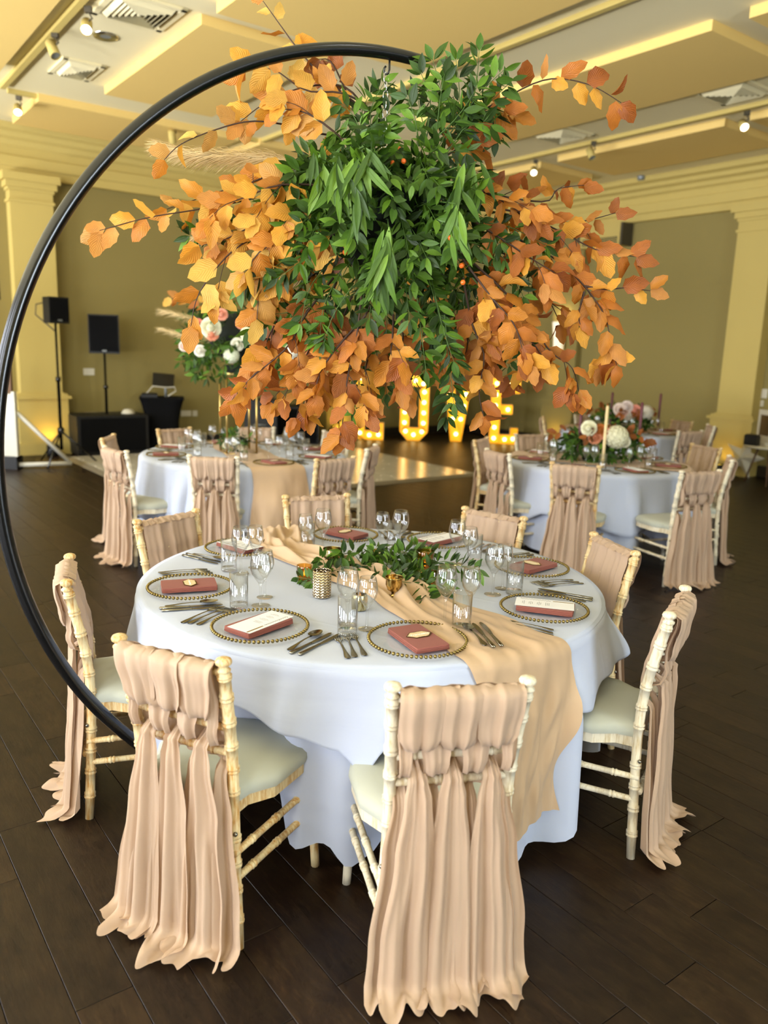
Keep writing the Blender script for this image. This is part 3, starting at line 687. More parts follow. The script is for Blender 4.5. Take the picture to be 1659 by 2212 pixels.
mh = empty('stage_light', Pw + Vector((-.1, 0, 2.02))); tag(mh, 'black moving-head stage light on the post of the white booth', 'stage light')
MB().lathe([(.09, 0), (.1, .03), (.08, .1), (.05, .12)], 14).build('base', 'black_plastic', mh)
MB().box(-.12, -.09, -.04, .04, .08, .32).build('yoke_arm', 'black_plastic', mh, smooth=False); MB().box(.09, .12, -.04, .04, .08, .32).build('yoke_arm', 'black_plastic', mh, smooth=False)
MB().ball((0, 0, .3), .09, 12, 8, (1, 1, 1.3)).build('head', 'black_plastic', mh); MB().lathe([(.001, 0), (.05, 0)], 12, Matrix.Translation((.06, -.09, .24)) @ Matrix.Rotation(1.2, 4, 'X')).build('lens', 'spot_glow', mh)
# right edge: paper star and a little table with photographs
Pst = rw(6.0, 10.92, .0)
star = empty('paper_star', Pst, ROOMROT); tag(star, 'white faceted five-point star leaning on the floor by the right pillar', 'star')
def starmesh(R1, R2, d):
    vs = [(0, d, 0), (0, -d, 0)]
    for k in range(10):
        a = pi / 2 + k * pi / 5 + .25; rr = R1 if k % 2 == 0 else R2; vs.append((rr * cos(a), 0, rr * sin(a)))
    fs = []
    for k in range(10): i, j = 2 + k, 2 + (k + 1) % 10; fs += [(0, i, j), (1, j, i)]
    return vs, fs
mb = MB(); mb.add(*starmesh(.32, .13, .08)); mb.v = [v + Vector((0, 0, .3)) for v in mb.v]; mb.build('shell', 'white_plastic', star, smooth=False)
Ptb = rw(5.55, 10.7, 0)
sdt = empty('side_table', Ptb, ROOMROT); tag(sdt, 'small round side table with splayed wooden legs by the right wall', 'table')
MB().lathe([(.001, .5), (.30, .5), (.31, .515), (.30, .53), (.001, .53)], 28).build('top', 'white_plastic', sdt)
for k in range(3):
    a = 2.2 + k * 2 * pi / 3; MB().tube([(.12 * cos(a), .12 * sin(a), .5), (.26 * cos(a), .26 * sin(a), 0)], [.016, .011], 8).build('leg', 'brown_board', sdt)
ph = empty('photo_frame', Ptb + Vector((0, 0, .66)) + E1 * .08, ROOMROT - .5); tag(ph, 'white photo frame with dark picture on the small side table', 'photo frame')
MB().box(-.17, .17, -.02, .0, -.09, .35).build('frame', 'white_plastic', ph, smooth=False); MB().box(-.11, .11, 0, .004, .0, .28).build('picture', 'screen_black', ph, smooth=False); MB().box(-.1, .1, -.1, .02, -.13, -.09).build('foot', 'white_plastic', ph, smooth=False)
cmr = MB().cbox(-.09, .09, -.05, .05, 0, .15, .02).build('instant_camera', 'black_plastic', loc=Ptb + Vector((0, 0, .53)) + E1 * .14 - E2 * .18, rot=ROOMROT, smooth=False); tag(cmr, 'black camera standing on the small side table under the photo frame', 'camera')

# ------------------------------------------------------------------ chair and sash
def ringed(pts, r, rings, n=10, samples=None, rr=1.22):
    """tube along a polyline with bamboo rings at given fractions"""
    pts = [Vector(p) for p in pts]; L = [0]
    for a, b_ in zip(pts, pts[1:]): L.append(L[-1] + (b_ - a).length)
    T = L[-1]
    def P(s):
        s = max(0, min(T, s))
        for i in range(len(pts) - 1):
            if s <= L[i + 1] + 1e-9:
                t = (s - L[i]) / max(1e-9, L[i + 1] - L[i])
                p0, p1, p2, p3 = pts[max(i - 1, 0)], pts[i], pts[i + 1], pts[min(i + 2, len(pts) - 1)]
                return .5 * ((2 * p1) + (p2 - p0) * t + (2 * p0 - 5 * p1 + 4 * p2 - p3) * t * t + (3 * p1 - p0 - 3 * p2 + p3) * t ** 3)
        return pts[-1]
    ss = [(0, 1), (T, 1)]
    for k in range(1, samples or 8): ss.append((T * k / (samples or 8), 1))
    for f in rings:
        for d in (-.0055, .0055):
            s0 = f * T + d
            ss += [(s0 - .0045, 1.02), (s0 - .0022, rr), (s0 + .0022, rr), (s0 + .0045, 1.02)]
    ss = sorted((s0, k) for s0, k in ss if 0 <= s0 <= T)
    rf = r if callable(r) else (lambda t: r)
    return MB().tube([P(s0) for s0, _ in ss], [rf(s0 / T) * k for s0, k in ss], n)
def make_chair(wood):
    r = empty('banquet_chair'); tag(r, 'limewashed bamboo-turned banquet chair', 'chair')
    for s in (-1, 1):
        pp = ringed([(s * .190, -.212, 0), (s * .172, -.200, .2), (s * .160, -.190, .42), (s * .160, -.198, .6), (s * .172, -.247, .845)], lambda t: .0165 if t > .1 else .0145 + .02 * t,
                    [.12, .21, .30, .385, .55, .635, .72, .805, .885, .965], 10).build('rear_post', wood, r)
        top = Vector((s * .1725, -.2485, .842))
        MB().lathe([(.016, 0), (.019, .004), (.019, .008), (.013, .013), (.013, .017), (.021, .023), (.0225, .030), (.019, .037), (.010, .041), (.001, .042)], 14, Matrix.Translation(top)).build('finial', wood, pp)
        MB().ball((s * .176, -.206, .35), .007, 8, 5).build('bolt', 'silver', r)
        ringed([(s * .19, .185, .425), (s * .196, .195, .2), (s * .203, .205, 0)], lambda t: .017 - .003 * t, [.28, .36, .62, .7], 10).build('front_leg', wood, r)
        ringed([(s * .176, -.21, .21), (s * .197, .195, .21)], .0105, [.25, .5, .75], 8).build('stretcher', wood, r)
        ringed([(s * .174, -.21, .29), (s * .193, .192, .29)], .0105, [.25, .5, .75], 8).build('stretcher', wood, r)
    ringed([(-.196, .195, .25), (.196, .195, .25)], .0105, [.3, .7], 8).build('stretcher', wood, r)
    ringed([(-.175, -.215, .24), (.175, -.215, .24)], .0105, [.3, .7], 8).build('stretcher', wood, r)
    for z, y, hw in ((.838, -.246, .172), (.735, -.224, .166), (.665, -.21, .162), (.585, -.197, .160)):
        ringed([(-hw, y, z), (hw, y, z)], .011, [.22, .42, .58, .78], 8).build('back_rail', wood, r)
    def outline(o):
        return [(-.158 - o * .2, -.19 + .0), (.158 + o * .2, -.19 + .0), (.16 + o, -.12), (.205 + o, -.05), (.212 + o, .10), (.19 + o, .185 + o * .6), (.10, .208 + o), (-.10, .208 + o), (-.19 - o, .185 + o * .6), (-.212 - o, .10), (-.205 - o, -.05), (-.16 - o, -.12)]
    MB().prism(outline(0), .388, .425).build('seat_frame', wood, r, smooth=False)
    def pad(u, v):
        # v 0..1 : rim bottom, side, top edge, centre
        ol = outline(.006); n_ = len(ol); f = u * n_; i = int(f) % n_; t = f - int(f)
        a, b_ = Vector((*ol[i], 0)), Vector((*ol[(i + 1) % n_], 0)); p = a.lerp(b_, t)
        prof = [(1, .424), (1.015, .436), (1.01, .452), (.95, .466), (.75, .474), (.4, .477), (.001, .478)]
        k = v * (len(prof) - 1); j = min(int(k), len(prof) - 2); q = k - j
        sc_ = prof[j][0] * (1 - q) + prof[j + 1][0] * q; z = prof[j][1] * (1 - q) + prof[j + 1][1] * q
        return (p.x * sc_, .01 + (p.y - .01) * sc_, z)
    MB().grid(pad, 48, 7, cu=True).build('seat_pad', 'ivory_pad', r)
    return r

def make_sash(seed):
    """chiffon over the back: strips woven round the rails, tails down to the floor"""
    R_ = random.Random(seed); mb = MB()
    def lerp_tab(tab, x):
        for (a, va), (b_, vb) in zip(tab, tab[1:]):
            if x <= b_:
                t = max(0, (x - a) / (b_ - a)); t = t * t * (3 - 2 * t); return va + (vb - va) * t
        return tab[-1][1]
    BY = [(0, -.228), (.2, -.222), (.42, -.214), (.585, -.213), (.665, -.226), (.735, -.240), (.845, -.264), (.9, -.27)]
    def strip(keys, nf, amp, lay, n_u, n_v, flare, edge):
        """keys: (height, x centre, width, weave depth) from the top down; below the floor line the cloth runs out along it"""
        H = [(-k[0], k) for k in keys]
        ph = R_.uniform(0, 6.28); w1, w2, w3 = (R_.uniform(0, 6.28) for _ in range(3)); k2 = R_.uniform(1.5, 1.9)
        zend = keys[-1][0]
        cxs = [(h, k[1]) for h, k in H]; ws = [(h, k[2]) for h, k in H]; dv = [(h, k[3]) for h, k in H]
        def fn(u, v):
            uu = 2 * u - 1
            s = v * (.87 + .035 - zend) - .035                 # distance below the top of the rail
            zc = .868 - max(0, s)
            if zc < .1: zc += .028 * uu ** 4 * min(1, (.1 - zc) / .1) - (.1 - zc) * .12 * sin(2.2 * uu + w1)
            h = -zc; w_ = lerp_tab(ws, h); cx_ = lerp_tab(cxs, h); wv = lerp_tab(dv, h)
            drift = .55 * sin(zc * 5 + w1) + .35 * sin(zc * 11 + w2)
            fold = cos(nf * pi * uu + ph + drift) + .5 * cos(nf * k2 * pi * uu + w2 - drift) + .16 * cos(nf * 3.1 * pi * uu + w3 + drift)
            a_ = amp * (.35 + .65 * min(1, max(0, s) / .12)) * (1 + 2.0 * max(0, .6 - zc))
            if s < 0:
                t = (s + .035) / .035; y = -.222 - .042 * t; z = .852 + .018 * sin(t * pi / 2) + .0025 * fold
                return (cx_ + uu * w_ / 2, y - lay * .5, z)
            y = lerp_tab(BY, max(zc, 0)) - .014 - lay - wv
            if zc < .58: y -= (.58 - zc) * flare
            y -= a_ * fold - edge * uu * uu
            z = zc
            if z < .045:
                e = .045 - z; y -= e * (.62 + .3 * sin(2.4 * uu + w3)); z = .005 + .040 * math.exp(-e * 25) + .012 * (1 + sin(5 * uu + w1 + e * 30)) * min(1, e * 14)
            return (cx_ + uu * w_ / 2 + .005 * drift, y, z)
        mb.grid(fn, n_u, n_v)
    ZE = -.055
    for cx_ in (-.098, .0, .098):
        j = R_.uniform(-.008, .008)
        strip([(.88, cx_, .118, .004), (.80, cx_ + j * .5, .120, .010), (.735, cx_ + j, .108, .014), (.705, cx_ + j, .076, .010), (.68, cx_ + j, .040, -.052), (.652, cx_ + j, .036, -.052), (.61, cx_ + j, .052, .012), (.56, cx_ + j, .074, .018), (.40, cx_ * 1.05, .108, .010), (.15, cx_ * 1.18, .135, 0), (ZE, cx_ * 1.22, .150, 0)],
              1.8, .0068, .010, 37, 64, .055, .008)
    for cx_, w0 in ((-.133, .045), (-.049, .085), (.049, .085), (.133, .045)):
        j = R_.uniform(-.004, .004)
        strip([(.88, cx_, w0, -.002), (.735, cx_, w0, -.004), (.70, cx_ + j, w0 * .9, .004), (.665, cx_ + j, w0 * .78, .016), (.625, cx_ + j, w0 * .68, .010), (.60, cx_ + j, .040, -.040), (.57, cx_ + j, .036, -.040), (.53, cx_ + j, .045, -.008), (.40, cx_ * 1.05, .085, -.004), (.15, cx_ * 1.2, .12, -.004), (ZE + .02, cx_ * 1.25, .135, -.004)],
              1.4, .0062, .0, 27, 58, .04, .006)
    # the side towards the table: gathered cloth from the top rail down behind the rails
    FY = [(.56, -.196), (.585, -.186), (.62, -.184), (.665, -.188), (.735, -.204), (.838, -.226), (.87, -.236)]
    p1, p2, p3 = (R_.uniform(0, 6.28) for _ in range(3))
    def front(u, v):
        z = .868 - .305 * v; t = min(1, v / .15)
        x0 = (2 * u - 1) * .150; pin = .5 * math.exp(-((z - .66) / .045) ** 2)
        x = x0 - pin * .05 / pi * sin(2 * pi * x0 / .1) * 1.4
        d = .5 * sin(z * 9 + p1)
        fold = cos(64 * x0 + p1 + d) + .6 * cos(101 * x0 + p2 - d) + .3 * cos(180 * x0 + p3)
        y = lerp_tab(FY, z) + .0055 * fold * (.3 + .7 * t)
        if v < .06: y -= .012 * (1 - v / .06)
        return (x + .004 * d, y, z + .002 * fold * (1 - t))
    mb.grid(front, 84, 26)
    return mb.mesh('chair_sash', 'blush_chiffon')
chairs = {'honey': Proto(make_chair('limewash_honey_lit')), 'pale': Proto(make_chair('limewash_pale'))}  # honey copy has warm light tinted into its wood
SASH = [make_sash(s) for s in (11, 23, 37)]
def chair_at(m_, face_deg, wood, sash, label, slabel, group, sgroup):
    f = radians(face_deg); fv = Vector((cos(f), sin(f), 0))
    loc = Vector((m_[0], m_[1], 0)) + fv * .2485
    rz = f - pi / 2
    o = chairs[wood].place(loc, rz, label, group)
    s = link('chair_sash', SASH[sash % 3], None, loc, rz); tag(s, slabel, 'chair sash', sgroup)
    return o
TC = {1: (-.039, 3.08, .905), 2: (-1.2, 6.68, .85), 3: (1.84, 6.88, .78), 4: (2.93, 9.9, .74)}
S_ = 1.0526                                        # measured at one height, used at the post tops
T1CH = [((.195, 1.739), 101, 'pale', 'pale limewashed chair at the setting whose knives lie on the runner'),
        ((-.53, 1.889), 66, 'honey', 'limewashed chair tinted warm-lit, covering the foot of the black hoop'),
        ((-1.057, 2.57), 20, 'honey', 'limewashed chair that the black hoop sweeps across'),
        ((.951, 2.437), 152, 'pale', 'pale limewashed chair beside the hanging runner, seat free of the hoop'),
        ((.958, 3.204), 195, 'honey', 'limewashed chair at the name-tag setting two along from the hanging runner'),
        ((.529, 3.744), 231, 'honey', 'limewashed chair at the menu setting three along from the hanging runner'),
        ((-.351, 4.04), 289, 'honey', 'limewashed chair at the name-tag setting by the bunched runner end'),
        ((-.961, 3.441), 325, 'honey', 'limewashed chair at the menu setting by the bunched runner end')]
for k, (p, f, wd, lb) in enumerate(T1CH):
    chair_at((p[0] * S_, p[1] * S_), f, wd, k, lb, 'blush sash on the ' + lb, 'chairs around the table under the hanging flowers', 'sashes around the table under the hanging flowers')
ORD = ('first', 'second', 'third', 'fourth', 'fifth', 'sixth', 'seventh', 'eighth')
RUN_A = {2: -62, 3: -20, 4: -20}                   # where each runner hangs over the rim
SHORT = {2: 'gold stand table', 3: 'hydrangea table', 4: 'pillar table'}
def ordinal(t, degs):
    order = sorted(range(len(degs)), key=lambda i: (degs[i] - RUN_A[t]) % 360)
    return {i: ORD[k] for k, i in enumerate(order)}
def ring_chairs(t, pts, where):
    cx_, cy_, _ = TC[t]
    q_ = {2: 1.02, 3: 1.035, 4: 1.035}[t]
    od = ordinal(t, [math.degrees(atan2(p[1] * q_ - cy_, p[0] * q_ - cx_)) for p in pts])
    for k, p in enumerate(pts):
        x, y = p[0] * q_, p[1] * q_
        f = math.degrees(atan2(cy_ - y, cx_ - x))
        chair_at((x, y), f, 'pale' if k % 3 else 'honey', k, 'limewashed chair, %s counter-clockwise from the hanging runner at the %s' % (od[k], SHORT[t]), 'blush sash on the %s chair counter-clockwise from the hanging runner, %s' % (od[k], SHORT[t]), 'chairs at the ' + where, 'sashes at the ' + where)
W2, W3, W4 = 'round table with the tall gold flower stand', 'round table with the hydrangea centrepiece', 'round table nearest the right pillar'
ring_chairs(2, [(-2.279, 6.468), (-1.975, 5.747), (-1.212, 5.524), (-.36, 5.639), (-.12, 6.36), (-.464, 7.355), (-1.938, 7.228), (-1.255, 7.599)], W2)
ring_chairs(3, [(.851, 7.111), (.885, 6.243), (1.398, 7.677), (1.358, 5.632), (2.215, 5.523), (2.756, 6.313), (2.881, 7.136)], W3)
ring_chairs(4, [(1.907, 9.729), (2.603, 10.4), (3.287, 8.606), (3.69, 9.966), (3.83, 9.406)], W4)

# ------------------------------------------------------------------ tables and cloths
ZT = .762
def interp(tab, a):
    a = (a + 180) % 360 - 180
    t = sorted(tab); t = [(t[-1][0] - 360, t[-1][1])] + t + [(t[0][0] + 360, t[0][1])]
    for (a0, h0), (a1, h1) in zip(t, t[1:]):
        if a <= a1:
            k = (a - a0) / (a1 - a0); k = k * k * (3 - 2 * k); return h0 + (h1 - h0) * k
    return t[0][1]
DRAPE = {}
def make_table(t, chair_angles, hem_over, hem_under, labels, dense):
    cx_, cy_, R = TC[t]
    tb = empty('round_table', (cx_, cy_, 0)); tag(tb, labels[0], 'table')
    MB().lathe([(.001, ZT - .035), (R - .01, ZT - .035), (R - .01, ZT - .004), (.001, ZT - .004)], 64).build('tabletop', 'brown_board', tb)
    for k in range(4):
        a = pi / 4 + k * pi / 2 - .35
        MB().tube([(R * .52 * cos(a), R * .52 * sin(a), ZT - .035), (R * .58 * cos(a), R * .58 * sin(a), 0)], .021, 12).build('leg', 'grey_metal', tb)
    R_ = random.Random(t); ph = [R_.uniform(0, 6.28) for _ in range(6)]
    def push(a):                       # how far a chair seat presses the cloth in at this angle
        k = 0
        for ca in chair_angles:
            d = abs((a - ca + 180) % 360 - 180); k = max(k, max(0, 1 - d / 20) if d < 20 else 0)
        return k * k * (3 - 2 * k)
    NT_ = 240 if dense else 128
    def under(u, v):
        a = 2 * pi * u; ad = math.degrees(a)
        if v < .12: r_, z = R * (v / .12) * .995, ZT - .003
        else:
            s = (v - .12) / .88; h = interp(hem_under, ad) if hem_under else .10 + .16 * push(ad) + .02 * sin(3 * a)
            pk = push(ad); w_ = .045 * sin(9 * a + ph[0]) + .03 * sin(15 * a + ph[1]) + .014 * sin(29 * a + ph[2])
            e = min(1, s * 2.2); e = e * e * (3 - 2 * e)
            r_ = R + .006 + e * ((1 - pk) * (.035 + w_) - pk * .17) + .02 * s * (1 - pk)
            z = ZT - .003 - s * (ZT - .003 - h)
        return (r_ * cos(a), r_ * sin(a), z)
    def over_r(a, z):
        h = interp(hem_over, math.degrees(a)); z0 = ZT - .035; s = max(0, min(1, (z0 - z) / (z0 - h))); e = s * s * (3 - 2 * s) * .6 + .4 * s
        return R + .012 + e * (.045 + .035 * sin(6 * a + ph[4]) + .028 * sin(11 * a + ph[5]) + .012 * sin(23 * a + ph[1]))
    def under_r(a, z):
        ad = math.degrees(a); s = max(0, (ZT - z) / (ZT - .1)); pk = push(ad); w_ = .045 * sin(9 * a + ph[0]) + .03 * sin(15 * a + ph[1]) + .014 * sin(29 * a + ph[2])
        e = min(1, s * 2.2); e = e * e * (3 - 2 * e); return R + .006 + e * ((1 - pk) * (.035 + w_) - pk * .17) + .02 * s * (1 - pk)
    DRAPE[t] = lambda a, z: max(over_r(a, z), under_r(a, z))
    uc = MB().grid(under, NT_, 34 if dense else 20, cu=True).build('table_undercloth', 'white_linen', loc=(cx_, cy_, 0)); tag(uc, labels[1], 'tablecloth')
    def over(u, v):
        a = 2 * pi * u; ad = math.degrees(a)
        rc_ = .035
        if v < .3:
            r_ = (R - rc_ + .012) * (v / .3); z = ZT + .0005 * sin(3 * a + r_ * 9) + .0006 * sin(5 * a + 2)
        elif v < .42:
            t_ = (v - .3) / .12 * pi / 2; r_ = R - rc_ + .012 + rc_ * sin(t_); z = ZT - rc_ * (1 - cos(t_))
        else:
            s = (v - .42) / .58; h = interp(hem_over, ad) if hem_over else .5 + .05 * sin(4 * a + ph[3]) - .04 * push(ad) * 0
            e = s * s * (3 - 2 * s) * .6 + .4 * s
            w_ = .035 * sin(6 * a + ph[4]) + .028 * sin(11 * a + ph[5]) + .012 * sin(23 * a + ph[1])
            r_ = R + .012 + e * (.045 + w_); z0 = ZT - rc_; z = z0 - s * (z0 - h)
        return (r_ * cos(a), r_ * sin(a), z)
    oc = MB().grid(over, NT_, 40 if dense else 24, cu=True).build('tablecloth', 'white_linen', loc=(cx_, cy_, 0)); tag(oc, labels[2], 'tablecloth')
    md = oc.modifiers.new('hem', 'SOLIDIFY'); md.thickness = .0016; md.offset = 1
    return tb
def ang(t, pts): return [math.degrees(atan2(p[1] * S_ - TC[t][1], p[0] * S_ - TC[t][0])) for p in pts]
HO = [(-145, .47), (-130, .57), (-117, .6), (-102, .55), (-95, .50), (-90, .44), (-85, .545), (-70, .56), (-60, .50), (-45, .52), (-36, .50), (-29, .56), (-10, .55), (20, .5), (60, .55), (90, .5), (120, .56), (150, .5), (178, .55)]
HU = [(-160, .3), (-135, .12), (-120, .26), (-110, .25), (-104, .12), (-97, .16), (-92, .085), (-88, .10), (-78, .25), (-66, .2), (-58, .06), (-47, .06), (-40, .1), (-30, .26), (-5, .1), (20, .2), (50, .1), (64, .2), (90, .1), (110, .2), (140, .1)]
make_table(1, ang(1, [c[0] for c in T1CH]), HO, HU, ('round folding table under the hanging flower cloud', 'long white undercloth on the table beneath the hanging flowers', 'white tablecloth with wavy hem on the table beneath the hanging flowers'), True)
make_table(2, ang(2, [(-2.279, 6.468), (-1.975, 5.747), (-1.212, 5.524), (-.36, 5.639), (-.12, 6.36), (-.464, 7.355), (-1.938, 7.228), (-1.255, 7.599)]), [(a, .30 + .04 * sin(a * .11)) for a in range(-175, 180, 15)], None, ('round folding table carrying the tall gold flower stand', 'long white undercloth below the tall gold flower stand', 'white tablecloth below the tall gold flower stand'), False)
make_table(3, ang(3, [(.851, 7.111), (.885, 6.243), (1.398, 7.677), (1.358, 5.632), (2.215, 5.523), (2.756, 6.313), (2.881, 7.136)]), [(a, .36 + .07 * sin(a * .09)) for a in range(-175, 180, 15)], None, ('round folding table carrying the hydrangea centrepiece', 'long white undercloth below the hydrangea centrepiece', 'white tablecloth below the hydrangea centrepiece'), False)
make_table(4, ang(4, [(1.907, 9.729), (2.603, 10.4), (3.287, 8.606), (3.69, 9.966), (3.83, 9.406)]), [(a, .45 + .08 * sin(a * .1)) for a in range(-175, 180, 15)], None, ('round folding table nearest the right pillar', 'long white undercloth on the table nearest the right pillar', 'white tablecloth on the table nearest the right pillar'), False)

# runners
def runner(path, widths, zfun, name_label, t, amp, seed, nu=46, nv=150, edge=True, mat_='blush_runner'):
    """cloth strip along a path of (x, y); leaves the table edge and hangs to the heights in zfun"""
    R_ = random.Random(seed); P = [Vector((x, y, 0)) for x, y in path]; L = [0]
    for a, b_ in zip(P, P[1:]): L.append(L[-1] + (b_ - a).length)
    cx_, cy_, R = TC[t]; ph = [R_.uniform(0, 6.28) for _ in range(8)]
    drop0, drop1 = zfun                                     # length hanging at the start and at the end
    T = drop0 + L[-1] + drop1
    def base(s):
        s = max(0, min(L[-1], s))
        for i in range(len(P) - 1):
            if s <= L[i + 1] + 1e-9:
                t_ = (s - L[i]) / (L[i + 1] - L[i]); p0, p1, p2, p3 = P[max(i - 1, 0)], P[i], P[i + 1], P[min(i + 2, len(P) - 1)]
                return .5 * ((2 * p1) + (p2 - p0) * t_ + (2 * p0 - 5 * p1 + 4 * p2 - p3) * t_ * t_ + (3 * p1 - p0 - 3 * p2 + p3) * t_ ** 3)
        return P[-1]
    def width(f):
        for (f0, w0), (f1, w1) in zip(widths, widths[1:]):
            if f <= f1: q = (f - f0) / (f1 - f0); q = q * q * (3 - 2 * q); return w0 + (w1 - w0) * q
        return widths[-1][1]
    def fn(u, v):
        uu = 2 * u - 1; S = v * T; s = S - drop0
        fold = .55 * sin(7.5 * uu + ph[0] + 1.6 * sin(s * 6 + ph[1])) + .5 * sin(12.5 * uu + ph[2] + 2.2 * sin(s * 10 + ph[3])) + .22 * sin(24 * uu + ph[4] + s * 14) + .42 * sin(s * 24 + uu * 6 + ph[5] + 1.4 * sin(uu * 4 + s * 5))
        w_ = width(S / T)
        sb = max(0, min(L[-1], s)); b_ = base(sb); tn = (base(min(L[-1], sb + .01)) - base(max(0, sb - .01))).normalized(); nn = Vector((-tn.y, tn.x, 0))
        p = b_ + nn * (uu * w_ / 2) + nn * .012 * sin(s * 13 + ph[6])
        ed = 1 - uu ** 6; q = p - Vector((cx_, cy_, 0)); q.z = 0; rr_ = q.length; a = atan2(q.y, q.x)
        d = -s if s < 0 else max(0, s - L[-1])
        ak = amp * (1 if s < L[-1] * .62 else max(.3, 1 - (s - L[-1] * .62) / (L[-1] * .16) * .7))
        lim, bend = R - .026, .045
        ov_ = rr_ - lim + d
        if ov_ <= 0: return Vector((p.x, p.y, ZT + .0075 + ak * max(0, .55 + .5 * fold) * ed))
        t_ = min(ov_ / bend, pi / 2); dn = max(0, ov_ - bend * pi / 2); k = min(1, dn / .15)
        lift_ = ak * max(0, .55 + .5 * fold) * ed * (1 - k)
        z = ZT + .0075 - bend * (1 - cos(t_)) - dn + lift_ * cos(t_) + .015 * sin(uu * 2.2 + 1) * min(1, dn)
        rr_ = lim + (bend + .004) * sin(t_) + lift_ * sin(t_) * .5
        if dn > 0: rr_ = rr_ * (1 - k) + k * (DRAPE[t](a, z) + .016 + .010 * (1 + fold)); rr_ = max(rr_, DRAPE[t](a, z) + .010)
        p = Vector((cx_ + rr_ * cos(a), cy_ + rr_ * sin(a), z))
        return p
    o = MB().grid(fn, nu, nv)
    org = Vector((path[len(path) // 2][0], path[len(path) // 2][1], 0)); o.v = [v - org for v in o.v]
    o = o.build('table_runner', mat_, loc=org); tag(o, name_label, 'table runner')
    return o
def txy(u, v): p = pz(u, v, ZT + .005); return (p.x, p.y)
def rim(t, deg): return (TC[t][0] + TC[t][2] * cos(radians(deg)), TC[t][1] + TC[t][2] * sin(radians(deg)))
runner([rim(1, 124), txy(612, 1172), txy(660, 1205), txy(740, 1232), txy(830, 1268), txy(905, 1302), txy(990, 1345), txy(1070, 1385), rim(1, -57)], [(0, .30), (.16, .30), (.3, .25), (.5, .25), (.6, .28), (.70, .36), (.8, .40), (1, .31)], (.35, .60), 'blush chiffon runner bunched across the table beneath the hanging flowers', 1, .040, 5, 84, 260)
runner([rim(2, 110), (TC[2][0], TC[2][1]), rim(2, -62)], [(0, .4), (.5, .4), (1, .45)], (.4, .62), 'blush chiffon runner below the tall gold flower stand', 2, .012, 6, 26, 60)
runner([rim(3, 160), (TC[3][0], TC[3][1]), rim(3, -20)], [(0, .5), (.5, .6), (1, .5)], (.4, .4), 'blush chiffon runner below the hydrangea centrepiece', 3, .012, 7, 26, 60)
runner([rim(4, 160), (TC[4][0], TC[4][1]), rim(4, -20)], [(0, .5), (.5, .55), (1, .5)], (.3, .3), 'blush chiffon runner on the table nearest the right pillar', 4, .012, 8, 20, 40)

# ------------------------------------------------------------------ tableware prototypes
def charger_plate():
    r = empty('charger_plate'); tag(r, 'clear glass charger plate with gold bead rim', 'plate')
    MB().lathe([(.001, .003), (.085, .003), (.092, .005), (.105, .010), (.150, .0135)], 48).build('dish', 'plate_glass', r)
    bd = MB(); nb = 68
    for k in range(nb):
        a = 2 * pi * k / nb; bd.ball((.1555 * cos(a), .1555 * sin(a), .0125), .0062, 7, 5)
    o = bd.build('beaded_rim', 'gold_bead', r); o['kind'] = 'stuff'
    MB().lathe([(.1485, .0135), (.152, .0155), (.1555, .0145), (.1555, .0105), (.151, .0105)], 48).build('rim_band', 'plate_glass', r)
    return r
def folded_napkin(wd, ln):
    r = empty('folded_napkin'); tag(r, 'folded terracotta napkin', 'napkin')
    th = .0055
    for k in range(3):
        w_ = wd - .002 * k; z0 = .0005 + k * th
        def layer(u, v, w_=w_, z0=z0):
            a = 2 * pi * u; q = (abs(cos(a)) ** 30 + abs(sin(a)) ** 30) ** (-1 / 30)
            prof = [(0, 0), (1.0, 0), (1.008, th * .45), (.996, th * .95), (0.0, th * .95 + .0012)]
            f = v * 4; i = min(int(f), 3); t = f - i; s = prof[i][0] * (1 - t) + prof[i + 1][0] * t; z = prof[i][1] * (1 - t) + prof[i + 1][1] * t
            return (w_ / 2 * cos(a) * q * s, ln / 2 * sin(a) * q * s, z0 + z + .0006 * sin(40 * a))
        MB().grid(layer, 80, 9, cu=True).build('fold', 'terracotta_napkin', r, auto=40)
    return r
def name_tag(text=None):
    r = empty('name_tag'); tag(r, 'gold mirrored hexagon name tag', 'name tag')
    hx = [(-.047, 0), (-.023, -.024), (.023, -.024), (.047, 0), (.023, .024), (-.023, .024)]
    MB().prism(hx, 0, .0022).build('acrylic', 'gold_bead', r, smooth=False)
    R_ = random.Random(3); blob = []
    for k in range(40):
        a = 2 * pi * k / 40; c, s = cos(a), sin(a)
        # stay inside the hexagon
        lim = min(.0225 / max(1e-6, abs(s)), .047 / (abs(c) + abs(s) * .98) if True else 9)
        blob.append((c * lim * R_.uniform(.84, .93), s * lim * R_.uniform(.84, .93)))
    MB().prism(blob, .0022, .0027).build('painted_patch', 'tag_cream', r, smooth=False)
    if text:
        cu = bpy.data.curves.new('name_text', 'FONT'); cu.body = text; cu.size = .0195; cu.shear = .35; cu.align_x = 'CENTER'; cu.align_y = 'CENTER'; cu.extrude = .0002; cu.space_character = .88
        o = bpy.data.objects.new('name_lettering', cu); col.objects.link(o)
        bpy.context.view_layer.update()
        me = bpy.data.meshes.new_from_object(o.evaluated_get(bpy.context.evaluated_depsgraph_get())); bpy.data.objects.remove(o)
        me.materials.clear(); me.materials.append(MATS['tag_letter'])
        link('name_lettering', me, r, (0, 0, .0029))
    else:
        pts = [(-.026 + .0026 * k, .004 * sin(k * 1.9) * (1.6 if k == 0 else 1), .0029) for k in range(21)]
        MB().tube(pts, .0007, 4).build('name_lettering', 'tag_letter', r)
    return r
